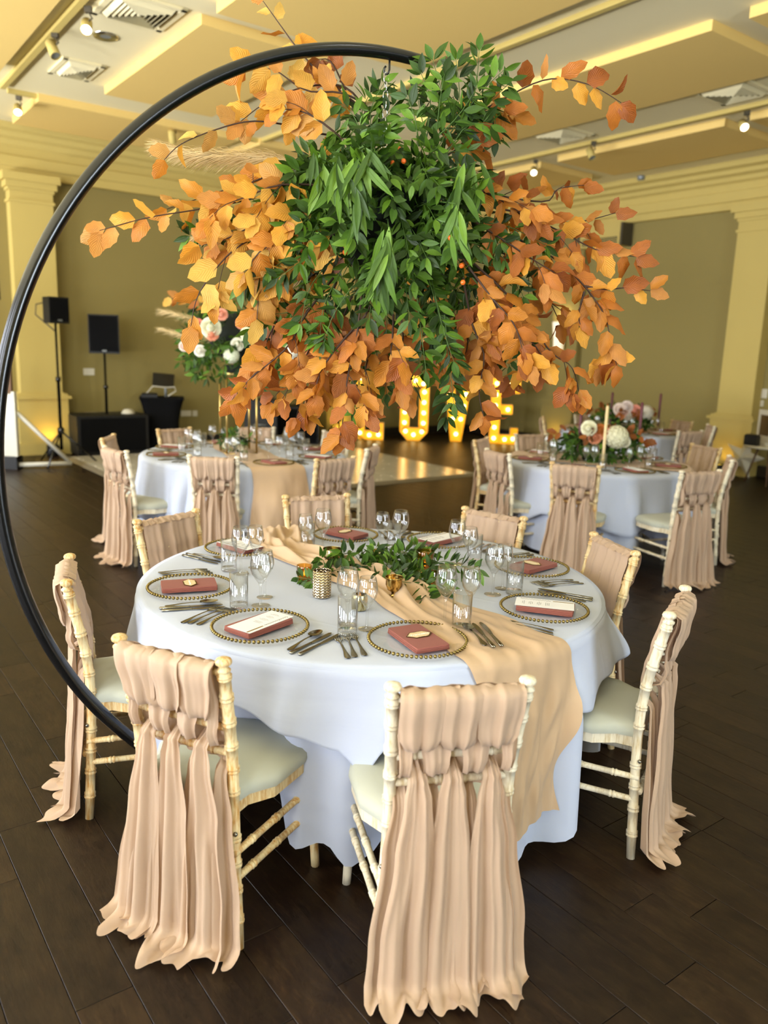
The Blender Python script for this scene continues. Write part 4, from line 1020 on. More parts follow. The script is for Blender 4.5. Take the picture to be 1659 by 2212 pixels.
def menu_card():
    r = empty('menu_card'); tag(r, 'white printed menu card', 'menu card')
    W2_, L2_ = .049, .104
    MB().box(-W2_, W2_, -L2_, L2_, 0, .0006).build('card', 'card_white', r, smooth=False)
    R_ = random.Random(8); pr = MB(); y = .078
    for blk in range(4):
        for k in range(3 if blk else 2):
            h = R_.uniform(.010, .020); pr.box(-h - .006, h - .006, y, y + .0016, .0006, .0008); y -= .0058
        y -= .012
    # lines run across the card, the heading runs along it
    pr.build('print', 'print_grey', r, smooth=False)
    hd = MB(); pts = []
    for k in range(46): pts.append((.034 + .0045 * sin(k * 1.55) * (1.5 if k in (0, 1, 2, 16, 17, 18) else .7), .088 - k * .0024, .0009))
    hd.tube(pts, .0005, 4).build('script_heading', 'print_ink', r)
    MB().box(.0315, .0375, -L2_ + .002, -.028, .0006, .0009).build('gold_band', 'brushed_gold', r, smooth=False)
    return r
def flat_bar(mb, prof, arch, th=.0022, nu=5):
    """bar along y: prof (y, half width), arch(y) gives height"""
    n = len(prof)
    def fn(u, v):
        f = v * (n - 1); i = min(int(f), n - 2); t = f - i; y = prof[i][0] * (1 - t) + prof[i + 1][0] * t; w_ = prof[i][1] * (1 - t) + prof[i + 1][1] * t
        a = 2 * pi * u; return (w_ * cos(a), y, arch(y) + th * (.5 + .5 * sin(a) * (1 if sin(a) > 0 else 1)))
    mb.grid(fn, 8, n * 2, cu=True); return mb
def fork(L=.195):
    r = empty('dinner_fork'); tag(r, 'steel fork', 'fork'); ar = lambda y: .0008 + .005 * max(0, sin((y + L / 2) / L * pi * 1.15 - .25)) * .9
    flat_bar(MB(), [(-L / 2, .004), (-L / 2 + .004, .0095), (-L / 2 + .02, .0098), (-L / 2 + .055, .0048), (.02, .0032), (.032, .0045), (.044, .0105), (.054, .0118)], ar).build('handle', 'silver', r)
    for k in range(4):
        x = -.0096 + k * .0064
        MB().tube([(x, .05, ar(.05) + .001), (x, .07, ar(.07) + .001), (x * .98, L / 2, .0022)], [.0022, .002, .0011], 6).build('tine', 'silver', r)
    return r
def spoon(L=.185):
    r = empty('soup_spoon'); tag(r, 'steel spoon', 'spoon'); ar = lambda y: .0008 + .006 * max(0, sin((y + L / 2) / L * pi * 1.2 - .3))
    flat_bar(MB(), [(-L / 2, .004), (-L / 2 + .004, .0095), (-L / 2 + .02, .0098), (-L / 2 + .05, .0048), (.015, .0032), (.035, .005)], ar).build('handle', 'silver', r)
    def bowl(u, v):
        a = 2 * pi * u; e = .0195 * (1 - .12 * sin(a)); return (e * v * cos(a), .0605 + .0325 * v * sin(a), .0015 + .0085 * v * v)
    MB().grid(bowl, 20, 6, cu=True).build('bowl', 'silver', r); return r
def knife(L=.22):
    r = empty('table_knife'); tag(r, 'steel knife', 'knife')
    MB().tube([(0, -L / 2, .0045), (0, -L / 2 + .003, .0045), (0, -L / 2 + .05, .0045), (0, -.01, .0045), (0, -.005, .0045)], [.004, .0075, .0065, .005, .0058], 8, M=Matrix.Diagonal((1, 1, .62, 1))).build('handle', 'silver', r)
    bl_ = [(-.005, -.006), (.006, -.006), (.0095, .03), (.0095, .075), (.006, .098), (.0005, .108), (-.006, .1), (-.0068, .05)]
    MB().prism(bl_, .0022, .0036).build('blade', 'silver', r, smooth=False); return r
def wine_glass(h, br, label):
    r = empty('wine_glass'); tag(r, label, 'glass'); s = h / .19
    MB().lathe([(.001, .0035), (.012, .0035), (.031 * s, .0012), (.032 * s, .0008), (.031 * s, 0), (.001, 0)], 28).build('foot', 'clear_glass', r)
    MB().lathe([(.008, .003), (.0048, .012), (.0042, .045 * s), (.0055, .072 * s), (.009, .083 * s)], 14).build('stem', 'clear_glass', r)
    z0 = .080 * s
    prof = [(.001, z0), (.010, z0 + .002), (br * .55, z0 + .018 * s), (br * .85, z0 + .036 * s), (br, z0 + .056 * s), (br * .97, z0 + .074 * s), (br * .86, h - .012), (br * .78, h), (br * .78 - .0012, h), (br * .95, z0 + .074 * s), (br - .0018, z0 + .055 * s), (br * .82, z0 + .038 * s), (br * .5, z0 + .022 * s), (.001, z0 + .010)]
    MB().lathe(prof, 32).build('bowl', 'clear_glass', r); return r
def tumbler():
    r = empty('tumbler'); tag(r, 'straight clear water tumbler', 'glass')
    MB().lathe([(.0315, .0), (.0325, .004), (.0325, .128), (.0312, .1282), (.0302, .018)], 28).build('wall', 'clear_glass', r)
    MB().lathe([(.001, .0), (.031, .0), (.0315, .003), (.030, .014), (.001, .012)], 28).build('base', 'clear_glass', r); return r
PR = {'plate': Proto(charger_plate()), 'napkin': Proto(folded_napkin(.118, .20)), 'tag': Proto(name_tag()), 'tagF': Proto(name_tag('Francesca')), 'menu': Proto(menu_card()),
      'fork': Proto(fork()), 'spoon': Proto(spoon()), 'knife': Proto(knife()), 'wine': Proto(wine_glass(.195, .038, 'large clear wine glass')), 'small': Proto(wine_glass(.178, .034, 'small clear wine glass')), 'tumbler': Proto(tumbler())}
def setting(t, deg, rad, kind, where, grp, nap_rot=0.0, zoff=0.0, cutlery=True, lift=None):
    cx_, cy_, R = TC[t]; a = radians(deg)
    o = Vector((cx_ + rad * cos(a), cy_ + rad * sin(a), ZT + .002))
    rz = a + pi / 2                       # local +y points at the table centre
    Mz = Matrix.Rotation(rz, 3, 'Z')
    def L(x, y, z=0): return o + Mz @ Vector((x, y, z))
    PR['plate'].place(o, rz, 'gold-beaded glass charger at ' + where, 'chargers ' + grp)
    PR['napkin'].place(L(0, -.005, .0065), rz + nap_rot, 'folded terracotta napkin at ' + where, 'napkins ' + grp)
    if kind == 'menu': PR['menu'].place(L(.004, 0, .0245), rz + nap_rot + .06, 'white menu card at ' + where, 'menu cards ' + grp)
    else: PR[kind].place(L(.004, -.002, .0245), rz + nap_rot + (pi / 2 if kind == 'tagS' else 0) + .05, 'gold hexagon name tag at ' + where, 'name tags ' + grp)
    if not cutlery: return
    lf = lift or (lambda x, y: 0)
    for k, x in enumerate((-.19, -.217, -.244)): PR['fork'].place(L(x, .005 - k * .008, lf(x, 0)), rz + (.03 if k != 1 else -.02), 'steel fork, one of three, at ' + where, 'forks ' + grp)
    PR['spoon'].place(L(.187, -.01, lf(.187, 0)), rz + .04, 'steel spoon at ' + where, 'spoons ' + grp)
    for k, x in enumerate((.214, .242)): PR['knife'].place(L(x, -.012 + k * .006, lf(x, 0)), rz - .02, 'steel knife, one of two, at ' + where, 'knives ' + grp)
WHERE = {3: 'the setting whose knives lie on the runner', 2: 'the menu setting beside the black hoop', 1: 'the setting of the chair the hoop crosses', 4: 'the menu setting next to the hanging runner',
         5: 'the name-tag setting two along from the hanging runner', 6: 'the menu setting three along from the hanging runner', 7: 'the name-tag setting by the bunched runner end', 8: 'the menu setting by the bunched runner end'}
G1 = 'beneath the hanging flowers'
ANG = {1: -161.8, 2: -119.6, 3: -77.2, 4: -28.4, 5: 17.6, 6: 64.0, 7: 101.7, 8: 147.4}
for k in range(1, 9):
    kind = 'menu' if k % 2 == 0 else ('tagF' if k == 3 else 'tag')
    nr = {1: 0.0, 2: radians(-8), 3: radians(14), 4: radians(12), 5: radians(25), 6: radians(-20), 7: radians(40), 8: radians(-10)}[k]
    setting(1, ANG[k], .715, kind, WHERE[k], G1, nr, lift=(lambda x, y: .017 if x > .15 else 0) if k == 3 else None)
# glasses: wine, wine, tumbler bases read off the cloth
GL = {1: [(563, 1308), (572, 1290), (516, 1311)], 8: [(516, 1238), (552, 1226), (499, 1233)], 2: [(752, 1350), (797, 1360), (750, 1369)], 3: [(960, 1342), (1014, 1332), (996, 1359)],
      4: [(1064, 1284), (1087, 1272), (1108, 1281)], 5: [(985, 1218), (1012, 1226), (1024, 1216)], 6: [(863, 1193), (824, 1189), (850, 1185)], 7: [(697, 1191), (660, 1194), (664, 1188)]}
def glass_at(kind, p, lb, g): PR[kind].place(Vector((p[0], p[1], ZT + .002)), random.uniform(0, 6), lb, g)
gl = []
for k, ps in GL.items():
    for kind, (u, v), nm in zip(('wine', 'small', 'tumbler'), ps, ('larger wine glass at ', 'smaller wine glass at ', 'straight tumbler at ')):
        q = pz(u, v, ZT + .002); gl.append([kind, q.x, q.y, {'wine': .039, 'small': .036, 'tumbler': .034}[kind], nm, k])
fixed = [(TC[1][0] + .715 * cos(radians(d)), TC[1][1] + .715 * sin(radians(d)), .158) for d in ANG.values()]
for u, v, r_ in ((695, 1288, .036), (776, 1316, .031), (932, 1268, .025), (917, 1234, .04), (850, 1290, .036)): q = pz(u, v, ZT + .002); fixed.append((q.x, q.y, r_))
for it in range(60):                                  # nothing stands inside anything else
    for i, A in enumerate(gl):
        for B in gl[i + 1:]:
            dx, dy = B[1] - A[1], B[2] - A[2]; d = max(1e-5, sqrt(dx * dx + dy * dy)); o = A[3] + B[3] - d
            if o > 0: dx, dy = dx / d * o / 2, dy / d * o / 2; A[1] -= dx; A[2] -= dy; B[1] += dx; B[2] += dy
        for x, y, r_ in fixed:
            dx, dy = A[1] - x, A[2] - y; d = max(1e-5, sqrt(dx * dx + dy * dy)); o = A[3] + r_ - d
            if o > 0: A[1] += dx / d * o; A[2] += dy / d * o
for kind, x, y, _, nm, k in gl:
    PR[kind].place(Vector((x, y, ZT + .002)), k * 1.3, nm + WHERE[k], {'wine': 'larger wine glasses ', 'small': 'smaller wine glasses ', 'tumbler': 'tumblers '}[kind] + G1)
def far_table(t, degs, rad, grp):
    cx_, cy_, R = TC[t]; od = ordinal(t, degs)
    for k, d in enumerate(degs):
        where = 'the %s setting counter-clockwise from the runner, %s' % (od[k], SHORT[t])
        setting(t, d, rad, 'menu' if k % 2 else 'tag', where, grp, .2 * (k % 3 - 1))
        a = radians(d); o = Vector((cx_ + rad * cos(a), cy_ + rad * sin(a), ZT + .002)); Mz = Matrix.Rotation(a + pi / 2, 3, 'Z')
        for kind, off, nm in (('wine', (.135, .21), 'larger wine glass at '), ('small', (.055, .25), 'smaller wine glass at '), ('tumbler', (.215, .19), 'straight tumbler at ')):
            if rad < .6: off = (off[0], off[1] * .72)
            PR[kind].place(o + Mz @ Vector((*off, 0)), k, nm + where, {'wine': 'larger wine glasses ', 'small': 'smaller wine glasses ', 'tumbler': 'tumblers '}[kind] + grp)
far_table(2, [-150 + 45 * k for k in range(8)], .66, 'at the gold stand table')
far_table(3, [-125 + 51.4 * k for k in range(7)], .585, 'at the hydrangea table')
far_table(4, [-110 + 60 * k for k in range(6)], .55, 'at the pillar table')

# ------------------------------------------------------------------ tea-light holders
def tealight(root, z, r):
    MB().lathe([(.001, z), (r, z), (r, z + .014), (.001, z + .014)], 16).build('wax', 'wax_cream', root)
    MB().lathe([(.0005, z + .014), (.0035, z + .020), (.0025, z + .028), (.0004, z + .036)], 8).build('flame', 'candle_glow', root)
def votive(u, v, prof, material, label, light=True, zi=.006, ri=.018):
    p = pz(u, v, ZT + .002); r = empty('candle_holder', Vector((p.x, p.y, ZT + .002))); tag(r, label, 'candle holder', 'candle holders beneath the hanging flowers')
    n = len(prof); inner = [(max(.001, x - .0022), z if k == n - 1 else max(z, .005)) for k, (x, z) in enumerate(prof)][::-1]
    MB().lathe([(.001, 0)] + prof + inner + [(.001, .005)], 30).build('cup', material, r)
    if light: tealight(r, zi, ri)
    return r
votive(695, 1288, [(.033, 0), (.0345, .004), (.0345, .099), (.0335, .101)], 'mercury_chevron', 'tall silvery candle holder with a chevron pattern', False)
votive(657, 1254, [(.026, 0), (.028, .004), (.0305, .062), (.030, .063)], 'amber_glass', 'small amber glass candle holder left of the chevron one')
votive(718, 1224, [(.030, 0), (.032, .004), (.0425, .078), (.042, .079)], 'mercury_pale', 'wide flared mottled gold candle holder in the greenery')
votive(850, 1290, [(.026, 0), (.026, .003), (.009, .008), (.008, .018), (.012, .022), (.024, .03), (.0315, .05), (.0305, .07), (.0345, .078), (.0335, .080)], 'mercury_gold', 'footed gold goblet candle holder with a lattice cut', True, .036, .016)
votive(776, 1316, [(.026, 0), (.028, .004), (.0295, .04), (.026, .056), (.0255, .057)], 'mercury_pale', 'low bronze ribbed candle holder behind the small wine glass', True)
votive(932, 1268, [(.022, 0), (.023, .004), (.0235, .064), (.023, .065)], 'amber_glass', 'narrow deep gold glass candle holder beside the greenery')
votive(917, 1234, [(.030, 0), (.032, .004), (.039, .088), (.0385, .089)], 'amber_glass', 'wide smoky mottled glass candle holder beside the greenery')
votive(812, 1218, [(.028, 0), (.030, .004), (.034, .058), (.0335, .059)], 'mercury_pale', 'pale gold candle holder half buried in the far greenery')

# ------------------------------------------------------------------ leaves and flowers
def leaf_geo(L, W, kind, rg, nu=5, nv=7):
    vs = []; uv = []; curl = rg.uniform(-.5, .9); cup = rg.uniform(-.25, .55); tw = rg.uniform(-.5, .5); side = rg.uniform(-.12, .12); wav = rg.uniform(.02, .07)
    if kind != 'beech': curl = rg.uniform(-.1, .6); cup = rg.uniform(.1, .4); wav = .01; tw = rg.uniform(-.3, .3)
    for j in range(nv):
        t = j / (nv - 1)
        if kind == 'beech': w_ = max(.02, sin(pi * min(1, t ** .80)) ** .6) * (1 - .12 * t)
        elif kind == 'long': w_ = max(.03, sin(pi * t ** .9) ** .8)
        else: w_ = max(.03, sin(pi * t ** .85) ** .95)
        for i in range(nu):
            u = 2 * i / (nu - 1) - 1
            x = u * W / 2 * w_; y = L * t; z = -curl * L * .5 * t * t + cup * W * .55 * abs(u) ** 1.5 * w_
            z += wav * W * sin(7 * t * pi * 1.3) * abs(u)
            if kind == 'beech' and abs(u) > .9 and 0 < j < nv - 1: x *= 1.0 + .09 * (1 if j % 2 else -1)
            a = tw * t; x, z = x * cos(a) - z * sin(a), x * sin(a) + z * cos(a)
            vs.append(Vector((x + side * L * t * t, y, z))); uv.append((i / (nu - 1), t))
    fs = [(j * nu + i, j * nu + i + 1, (j + 1) * nu + i + 1, (j + 1) * nu + i) for j in range(nv - 1) for i in range(nu - 1)]
    return vs, fs, uv
class Leaves:
    def __init__(s): s.v = []; s.f = []; s.uv = []; s.t = []
    def add(s, geo, tint, M):
        o = len(s.v); s.v += [M @ v for v in geo[0]]; s.f += [tuple(i + o for i in f) for f in geo[1]]; s.uv += geo[2]; s.t += [tint] * len(geo[0])
    def mesh(s, name, material):
        me = bpy.data.meshes.new(name); me.from_pydata([tuple(v) for v in s.v], [], s.f); me.materials.append(MATS[material])
        ul = me.uv_layers.new(name='UVMap'); li = [0] * len(me.loops); me.loops.foreach_get('vertex_index', li)
        fl_ = []
        for i in li: fl_ += s.uv[i]
        ul.data.foreach_set('uv', fl_)
        ca = me.color_attributes.new('tint', 'FLOAT_COLOR', 'POINT'); flt = []
        for c in s.t: flt += c
        ca.data.foreach_set('color', flt)
        me.polygons.foreach_set('use_smooth', [True] * len(me.polygons)); me.update(); return me
def frame(pos, d, nrm, sc):
    y = Vector(d).normalized(); z = Vector(nrm); z = z - y * z.dot(y)
    z = z.normalized() if z.length > 1e-5 else y.orthogonal().normalized()
    x = y.cross(z); M = Matrix((x * sc, y * sc, z * sc)).transposed().to_4x4(); M.translation = pos; return M
rg = random.Random(77)
BEECH_C = ['#dc9e38', '#c07a26', '#b86f28', '#e2ac46', '#a86224', '#ce8e34', '#bf823e', '#dcb258', '#9c5722', '#dc9e3a', '#965622', '#c08e46', '#7f4a1c', '#d09044', '#b8782a', '#e2ae4e']
BEECH = [(leaf_geo(1, rg.uniform(.6, .8), 'beech', rg), rgb(c)) for c in BEECH_C]
GREEN_C = ['#3c5716', '#466614', '#324a16', '#2a3f13', '#54761d', '#41621b', '#38541d', '#4a6c24', '#608426', '#273b13']
GREEN = [(leaf_geo(1, rg.uniform(.34, .45), 'ruscus', rg, 3, 6), rgb(c)) for c in GREEN_C]
LONG = [(leaf_geo(1, rg.uniform(.15, .21), 'long', rg, 5, 8), rgb(c)) for c in ('#5a7e24', '#4a6a1e', '#6a8c2c', '#3e5c1a', '#324c17')]
def spline(P, n):
    P = [Vector(p) for p in P]; out = []
    m_ = len(P) - 1
    for k in range(n):
        f = k / (n - 1) * m_; i = min(int(f), m_ - 1); t = f - i
        p0, p1, p2, p3 = P[max(i - 1, 0)], P[i], P[i + 1], P[min(i + 2, m_)]
        out.append(.5 * ((2 * p1) + (p2 - p0) * t + (2 * p0 - 5 * p1 + 4 * p2 - p3) * t * t + (3 * p1 - p0 - 3 * p2 + p3) * t ** 3))
    return out
def rv(a=1.0): return Vector((rg.uniform(-a, a), rg.uniform(-a, a), rg.uniform(-a, a)))
class Arrangement:
    """a flower piece: stems with leaves; the 300 leaves of a kind that show largest are objects of their own"""
    def __init__(s, name, loc, label, cat='flower arrangement'):
        s.root = empty(name, loc); tag(s.root, label, cat); s.o = Vector(loc); s.leaves = {'beech': [], 'ruscus': [], 'long': []}; s.core = s.root
    def stem(s, P, r0, r1, name='branch', material='twig_bark', n=None):
        pts = [p - s.o for p in P]; k = len(pts)
        return MB().tube(pts, [r0 + (r1 - r0) * i / (k - 1) for i in range(k)], 5, caps=False).build(name, material, s.root)
    def leaf(s, kind, var, pos, d, nrm, size, parent): s.leaves[kind].append(((pos - CAM).length - size, var, pos - s.o, d, nrm, size, parent))
    def sprig(s, P, kind, size, step, parent=None, start=.1, spread=.8, droop=.3, face=.8, r0=.003, r1=.001, tip=True, stemname=None, both=False, variants=None):
        tot = sum((b_ - a).length for a, b_ in zip(P, P[1:])); n = max(6, int(tot / .03)); pts = spline(P, n)
        br = s.stem(pts, r0, r1, stemname or ('branch' if kind == 'beech' else 'stem'), 'twig_bark' if kind == 'beech' else 'green_stem') if parent is None else parent
        bank = {'beech': BEECH, 'ruscus': GREEN, 'long': LONG}[kind]
        k = 0; L = 0; nxt = start * tot
        for i in range(1, n):
            seg = (pts[i] - pts[i - 1]).length; L += seg
            while L >= nxt:
                p = pts[i]; t = (pts[i] - pts[i - 1]).normalized(); view = (CAM - p).normalized()
                sd = t.cross(view); sd = sd.normalized() if sd.length > 1e-4 else Vector((1, 0, 0))
                for q in ((1, -1) if both else ((1,) if k % 2 else (-1,))):
                    d = t * rg.uniform(.3, 1) + sd * q * spread * rg.uniform(.5, 1.2) + Vector((0, 0, -droop)) * rg.uniform(.3, 1.6) + rv(.3)
                    nrm = view * face + Vector((0, 0, .35)) + rv(.75)
                    vi = rg.randrange(len(bank)) if variants is None else rg.choice(variants)
                    s.leaf(kind, vi, p + sd * q * .004, d, nrm, size * rg.uniform(.75, 1.2), br)
                k += 1; nxt += step * rg.uniform(.7, 1.3)
        if tip: s.leaf(kind, rg.randrange(len(bank)) if variants is None else rg.choice(variants), pts[-1], (pts[-1] - pts[-3]) + Vector((0, 0, -.02)), (CAM - pts[-1]).normalized() + rv(.5), size, br)
        return br, pts
    def finish(s, limit=300):
        for kind, lst in s.leaves.items():
            if not lst: continue
            bank = {'beech': BEECH, 'ruscus': GREEN, 'long': LONG}[kind]; material = 'beech_leaf' if kind == 'beech' else 'green_leaf'
            lst.sort(key=lambda t: t[0]); cache = {}
            rest_ = Leaves()
            for k, (q, var, pos, d, nrm, size, parent) in enumerate(lst):
                M = frame(pos, d, nrm, size)
                if k < limit:
                    if var not in cache:
                        lv = Leaves(); lv.add(*bank[var], Matrix()); cache[var] = lv.mesh('leaf', material)
                    o = link('leaf', cache[var], parent if parent is not None else s.root); o.matrix_local = M
                else: rest_.add(*bank[var], M)
            if rest_.v:
                o = link('foliage', rest_.mesh('foliage', material), s.root); o['kind'] = 'stuff'

# ------------------------------------------------------------------ black hoop and its chain
HD = radians(-147.5); hd = Vector((cos(HD), sin(HD), 0)); hn = Vector((-hd.y, hd.x, 0))
HP = Vector((TC[1][0], TC[1][1], 0)) + hn * .10
r0_, z0_, rho = -.0290, 1.2803, 1.3812
def hoop(t): return HP + hd * (r0_ + rho * cos(t)) + Vector((0, 0, z0_ + rho * sin(t)))
t_end = math.asin((2.665 - z0_) / rho) if (2.665 - z0_) < rho else pi / 2
t0 = -math.asin(min(1, (z0_ - .03) / rho))
hp_root = empty('hoop_stand', (HP.x, HP.y, 0)); tag(hp_root, 'tall black metal hoop stand curving from under the table to the hanging flowers', 'hoop stand')
pts = [hoop(t0 + (pi / 2 + .03 - t0) * k / 90) - hp_root.location for k in range(91)]
MB().tube(pts, .0205, 18).build('hoop_tube', 'black_metal', hp_root)
MB().cbox(-.32, .32, -.28, .28, 0, .03, .004, Matrix.Rotation(HD, 4, 'Z')).build('base_plate', 'black_metal', hp_root, smooth=False)
MB().box(-.2, .2, -.16, .16, .03, .26, Matrix.Rotation(HD, 4, 'Z')).build('counterweight', 'black_plastic', hp_root, smooth=False)
hk = at(852, 133, 3.0); tE = min(range(91), key=lambda k: abs(project(pts[k] + hp_root.location)[0] - 850) + (0 if k > 60 else 1e6)); hk = pts[tE] + hp_root.location - Vector((0, 0, .016))
MB().tube([hk - hp_root.location + Vector((dx, 0, dz)) for dx, dz in ((0, .01), (0, -.035), (-.004, -.048), (-.012, -.05), (-.018, -.042), (-.017, -.03), (-.012, -.024))], .0035, 8).build('hook', 'black_metal', hp_root)
CH = hk + Vector((-.010, 0, -.046))
chain = empty('hanging_chain', CH); tag(chain, 'silver chain hanging from the hoop hook into the flowers', 'chain')
lk = MB(); ov = [(.0085 * cos(2 * pi * k / 16), 0, .0175 * sin(2 * pi * k / 16)) for k in range(17)]
lk.tube([(x * (1.0 if abs(z) > .012 else 1), y, z) for x, y, z in ov], .0024, 6, caps=False); lkm = lk.mesh('chain_link', 'chrome')
for k in range(13): link('chain_link', lkm, chain, (0, 0, -.014 - k * .0285), (0, 0, (pi / 2) * (k % 2) + .35))

# ------------------------------------------------------------------ hanging flower cloud
C0 = Vector((CH.x + .01, CH.y, at(850, 465, CH.y).z))
HF = Arrangement('hanging_floral_cloud', C0, 'hanging cloud of orange beech branches and green foliage under the black hoop')
def core(u, v):
    a = 2 * pi * u; b_ = pi * v; k = 1 + .12 * sin(5 * a + 3 * b_) + .08 * sin(9 * b_ + a)
    return (.20 * k * sin(b_) * cos(a), .18 * k * sin(b_) * sin(a), .19 * k * cos(b_))
MB().grid(core, 32, 18, cu=True).build('core_ball', 'dark_core', HF.root)  # near-black ball added to hide the gaps between leaves
Y0 = CH.y
def pp(*pts): return [at(u, v, Y0 + dy) for u, v, dy in pts]
BR = [  # beech branches: (pixel, pixel, depth from the centre)
    ([(720, 420, .02), (640, 385, -.05), (560, 425, -.1), (430, 452, -.15), (320, 470, -.2), (215, 498, -.22)], .055, 1.0),
    ([(700, 360, .0), (620, 365, 0), (540, 395, -.02), (480, 412, -.03), (360, 452, -.08)], .06, 1.0),
    ([(790, 300, .05), (700, 290, 0), (620, 270, -.03), (540, 262, -.05), (460, 282, -.08), (390, 312, -.1), (355, 345, -.1)], .085, .95),
    ([(800, 250, .05), (745, 188, .05), (660, 188, .02), (580, 218, 0), (520, 262, -.02)], .05, 1.05),
    ([(790, 240, .1), (700, 168, .12), (645, 108, .12), (608, 58, .12), (568, 2, .12)], .055, .95),
    ([(790, 225, .02), (735, 200, .0), (660, 195, -.02), (590, 150, -.04), (530, 152, -.05)], .05, 1.1),
    ([(770, 250, .1), (720, 140, .14), (690, 128, .14)], .045, 1.1),
    ([(700, 440, -.08), (600, 490, -.15), (505, 540, -.2), (432, 630, -.22), (412, 705, -.22)], .085, 1.2),
    ([(720, 430, -.1), (640, 440, -.18), (560, 480, -.2), (480, 520, -.2), (430, 530, -.2)], .04, 1.1),
    ([(720, 470, -.02), (630, 480, -.06), (560, 500, -.1), (500, 500, -.1)], .035, 1.1),
    ([(700, 520, -.12), (640, 560, -.18), (570, 600, -.2), (555, 690, -.2)], .04, 1.15),
    ([(720, 560, 0), (650, 620, -.05), (600, 690, -.08), (550, 800, -.1)], .04, 1.1),
    ([(720, 600, -.15), (660, 680, -.2), (620, 750, -.22), (540, 830, -.22), (500, 885, -.2)], .042, 1.1),
    ([(730, 600, -.1), (690, 700, -.15), (650, 800, -.18), (610, 880, -.18)], .042, 1.05),
    ([(740, 620, -.05), (700, 720, -.1), (660, 820, -.1), (640, 930, -.1)], .05, 1.05),
    ([(780, 640, -.2), (770, 730, -.25), (750, 830, -.25), (745, 900, -.25), (735, 975, -.24)], .038, 1.05),
    ([(760, 640, 0), (720, 740, -.02), (700, 830, -.02), (690, 880, -.02)], .042, 1.0),
    ([(810, 640, -.1), (810, 730, -.14), (790, 800, -.14), (795, 860, -.14)], .04, 1.0),
    ([(860, 640, -.15), (870, 720, -.18), (872, 790, -.18), (872, 850, -.18), (885, 925, -.16)], .055, 1.0),
    ([(850, 680, -.2), (848, 740, -.24), (845, 800, -.24), (865, 890, -.22)], .06, 1.15),
    ([(930, 650, -.05), (945, 730, -.1), (940, 790, -.1), (950, 830, -.1)], .045, .95),
    ([(1000, 600, -.1), (1020, 700, -.15), (1045, 790, -.16), (1040, 860, -.16), (1035, 920, -.15), (1045, 985, -.14)], .042, 1.0),
    ([(980, 620, .0), (1010, 740, -.02), (1000, 810, -.02)], .045, .95),
    ([(990, 540, -.1), (1080, 620, -.15), (1140, 690, -.18), (1190, 760, -.18), (1235, 800, -.18), (1252, 870, -.17)], .042, 1.05),
    ([(1010, 580, .05), (1070, 660, .05), (1110, 740, .05), (1170, 800, .05)], .042, 1.0),
    ([(1000, 500, 0), (1100, 510, -.05), (1200, 560, -.08), (1262, 618, -.1), (1305, 680, -.1), (1320, 740, -.1), (1332, 795, -.1)], .05, 1.05),
    ([(1262, 618, -.1), (1310, 625, -.1), (1345, 622, -.1), (1405, 628, -.1)], .06, .95),
    ([(1262, 630, -.1), (1250, 680, -.1), (1255, 705, -.1)], .04, 1.05),
    ([(1010, 440, .0), (1120, 460, -.02), (1220, 505, -.04), (1290, 540, -.05), (1375, 555, -.05)], .04, 1.05),
    ([(1020, 450, .05), (1140, 470, .05), (1240, 480, .05), (1330, 460, .05)], .045, .95),
    ([(1010, 400, .1), (1090, 425, .1), (1180, 435, .1), (1205, 408, .1), (1262, 400, .1)], .06, .95),
    ([(1000, 400, -.1), (1060, 420, -.14), (1110, 450, -.15), (1160, 480, -.15)], .035, 1.05),
    ([(1010, 470, -.12), (1090, 520, -.16), (1150, 560, -.18), (1200, 590, -.18)], .04, 1.05),
    ([(930, 340, .1), (1010, 262, .1), (1080, 218, .08), (1180, 172, .06), (1270, 182, .05), (1342, 222, .05)], .055, 1.05),
    ([(980, 330, .1), (1050, 260, .1), (1110, 250, .1)], .045, 1.1),
    ([(930, 360, .0), (990, 320, 0), (1025, 300, 0)], .04, 1.3),
    ([(1000, 560, -.2), (1060, 640, -.25), (1110, 700, -.27), (1130, 760, -.27)], .04, 1.05),
    ([(760, 480, -.25), (720, 505, -.27), (700, 530, -.27)], .05, 1.1),
    ([(800, 660, .05), (760, 740, .06), (740, 800, .06), (720, 850, .06)], .04, 1.0), ([(790, 680, -.22), (720, 760, -.26), (690, 820, -.26), (680, 870, -.26)], .04, 1.05),
    ([(740, 300, -.05), (690, 260, -.08), (650, 240, -.08), (600, 235, -.08)], .045, 1.1), ([(700, 480, -.2), (620, 510, -.24), (560, 545, -.25), (530, 590, -.25)], .04, 1.1),
    ([(690, 400, -.15), (600, 400, -.2), (520, 430, -.22), (470, 440, -.22)], .04, 1.1), ([(700, 540, .1), (620, 580, .1), (560, 640, .1)], .042, 1.0), ([(1010, 520, .1), (1110, 560, .1), (1180, 640, .1), (1210, 700, .1)], .042, 1.0),
    ([(840, 690, .1), (850, 770, .1), (835, 830, .1)], .045, 1.0), ([(960, 680, .1), (970, 770, .1), (1000, 850, .1)], .045, 1.0), ([(1040, 600, -.2), (1090, 690, -.22), (1150, 740, -.22), (1180, 790, -.22)], .042, 1.05),
    ([(640, 680, .05), (590, 770, .05), (560, 840, .05)], .042, 1.0),
]
YEL = [0, 3, 5, 7, 9, 11, 15, 1, 13]; ORG = [1, 2, 4, 14, 5, 10, 8, 6, 14, 2, 0]
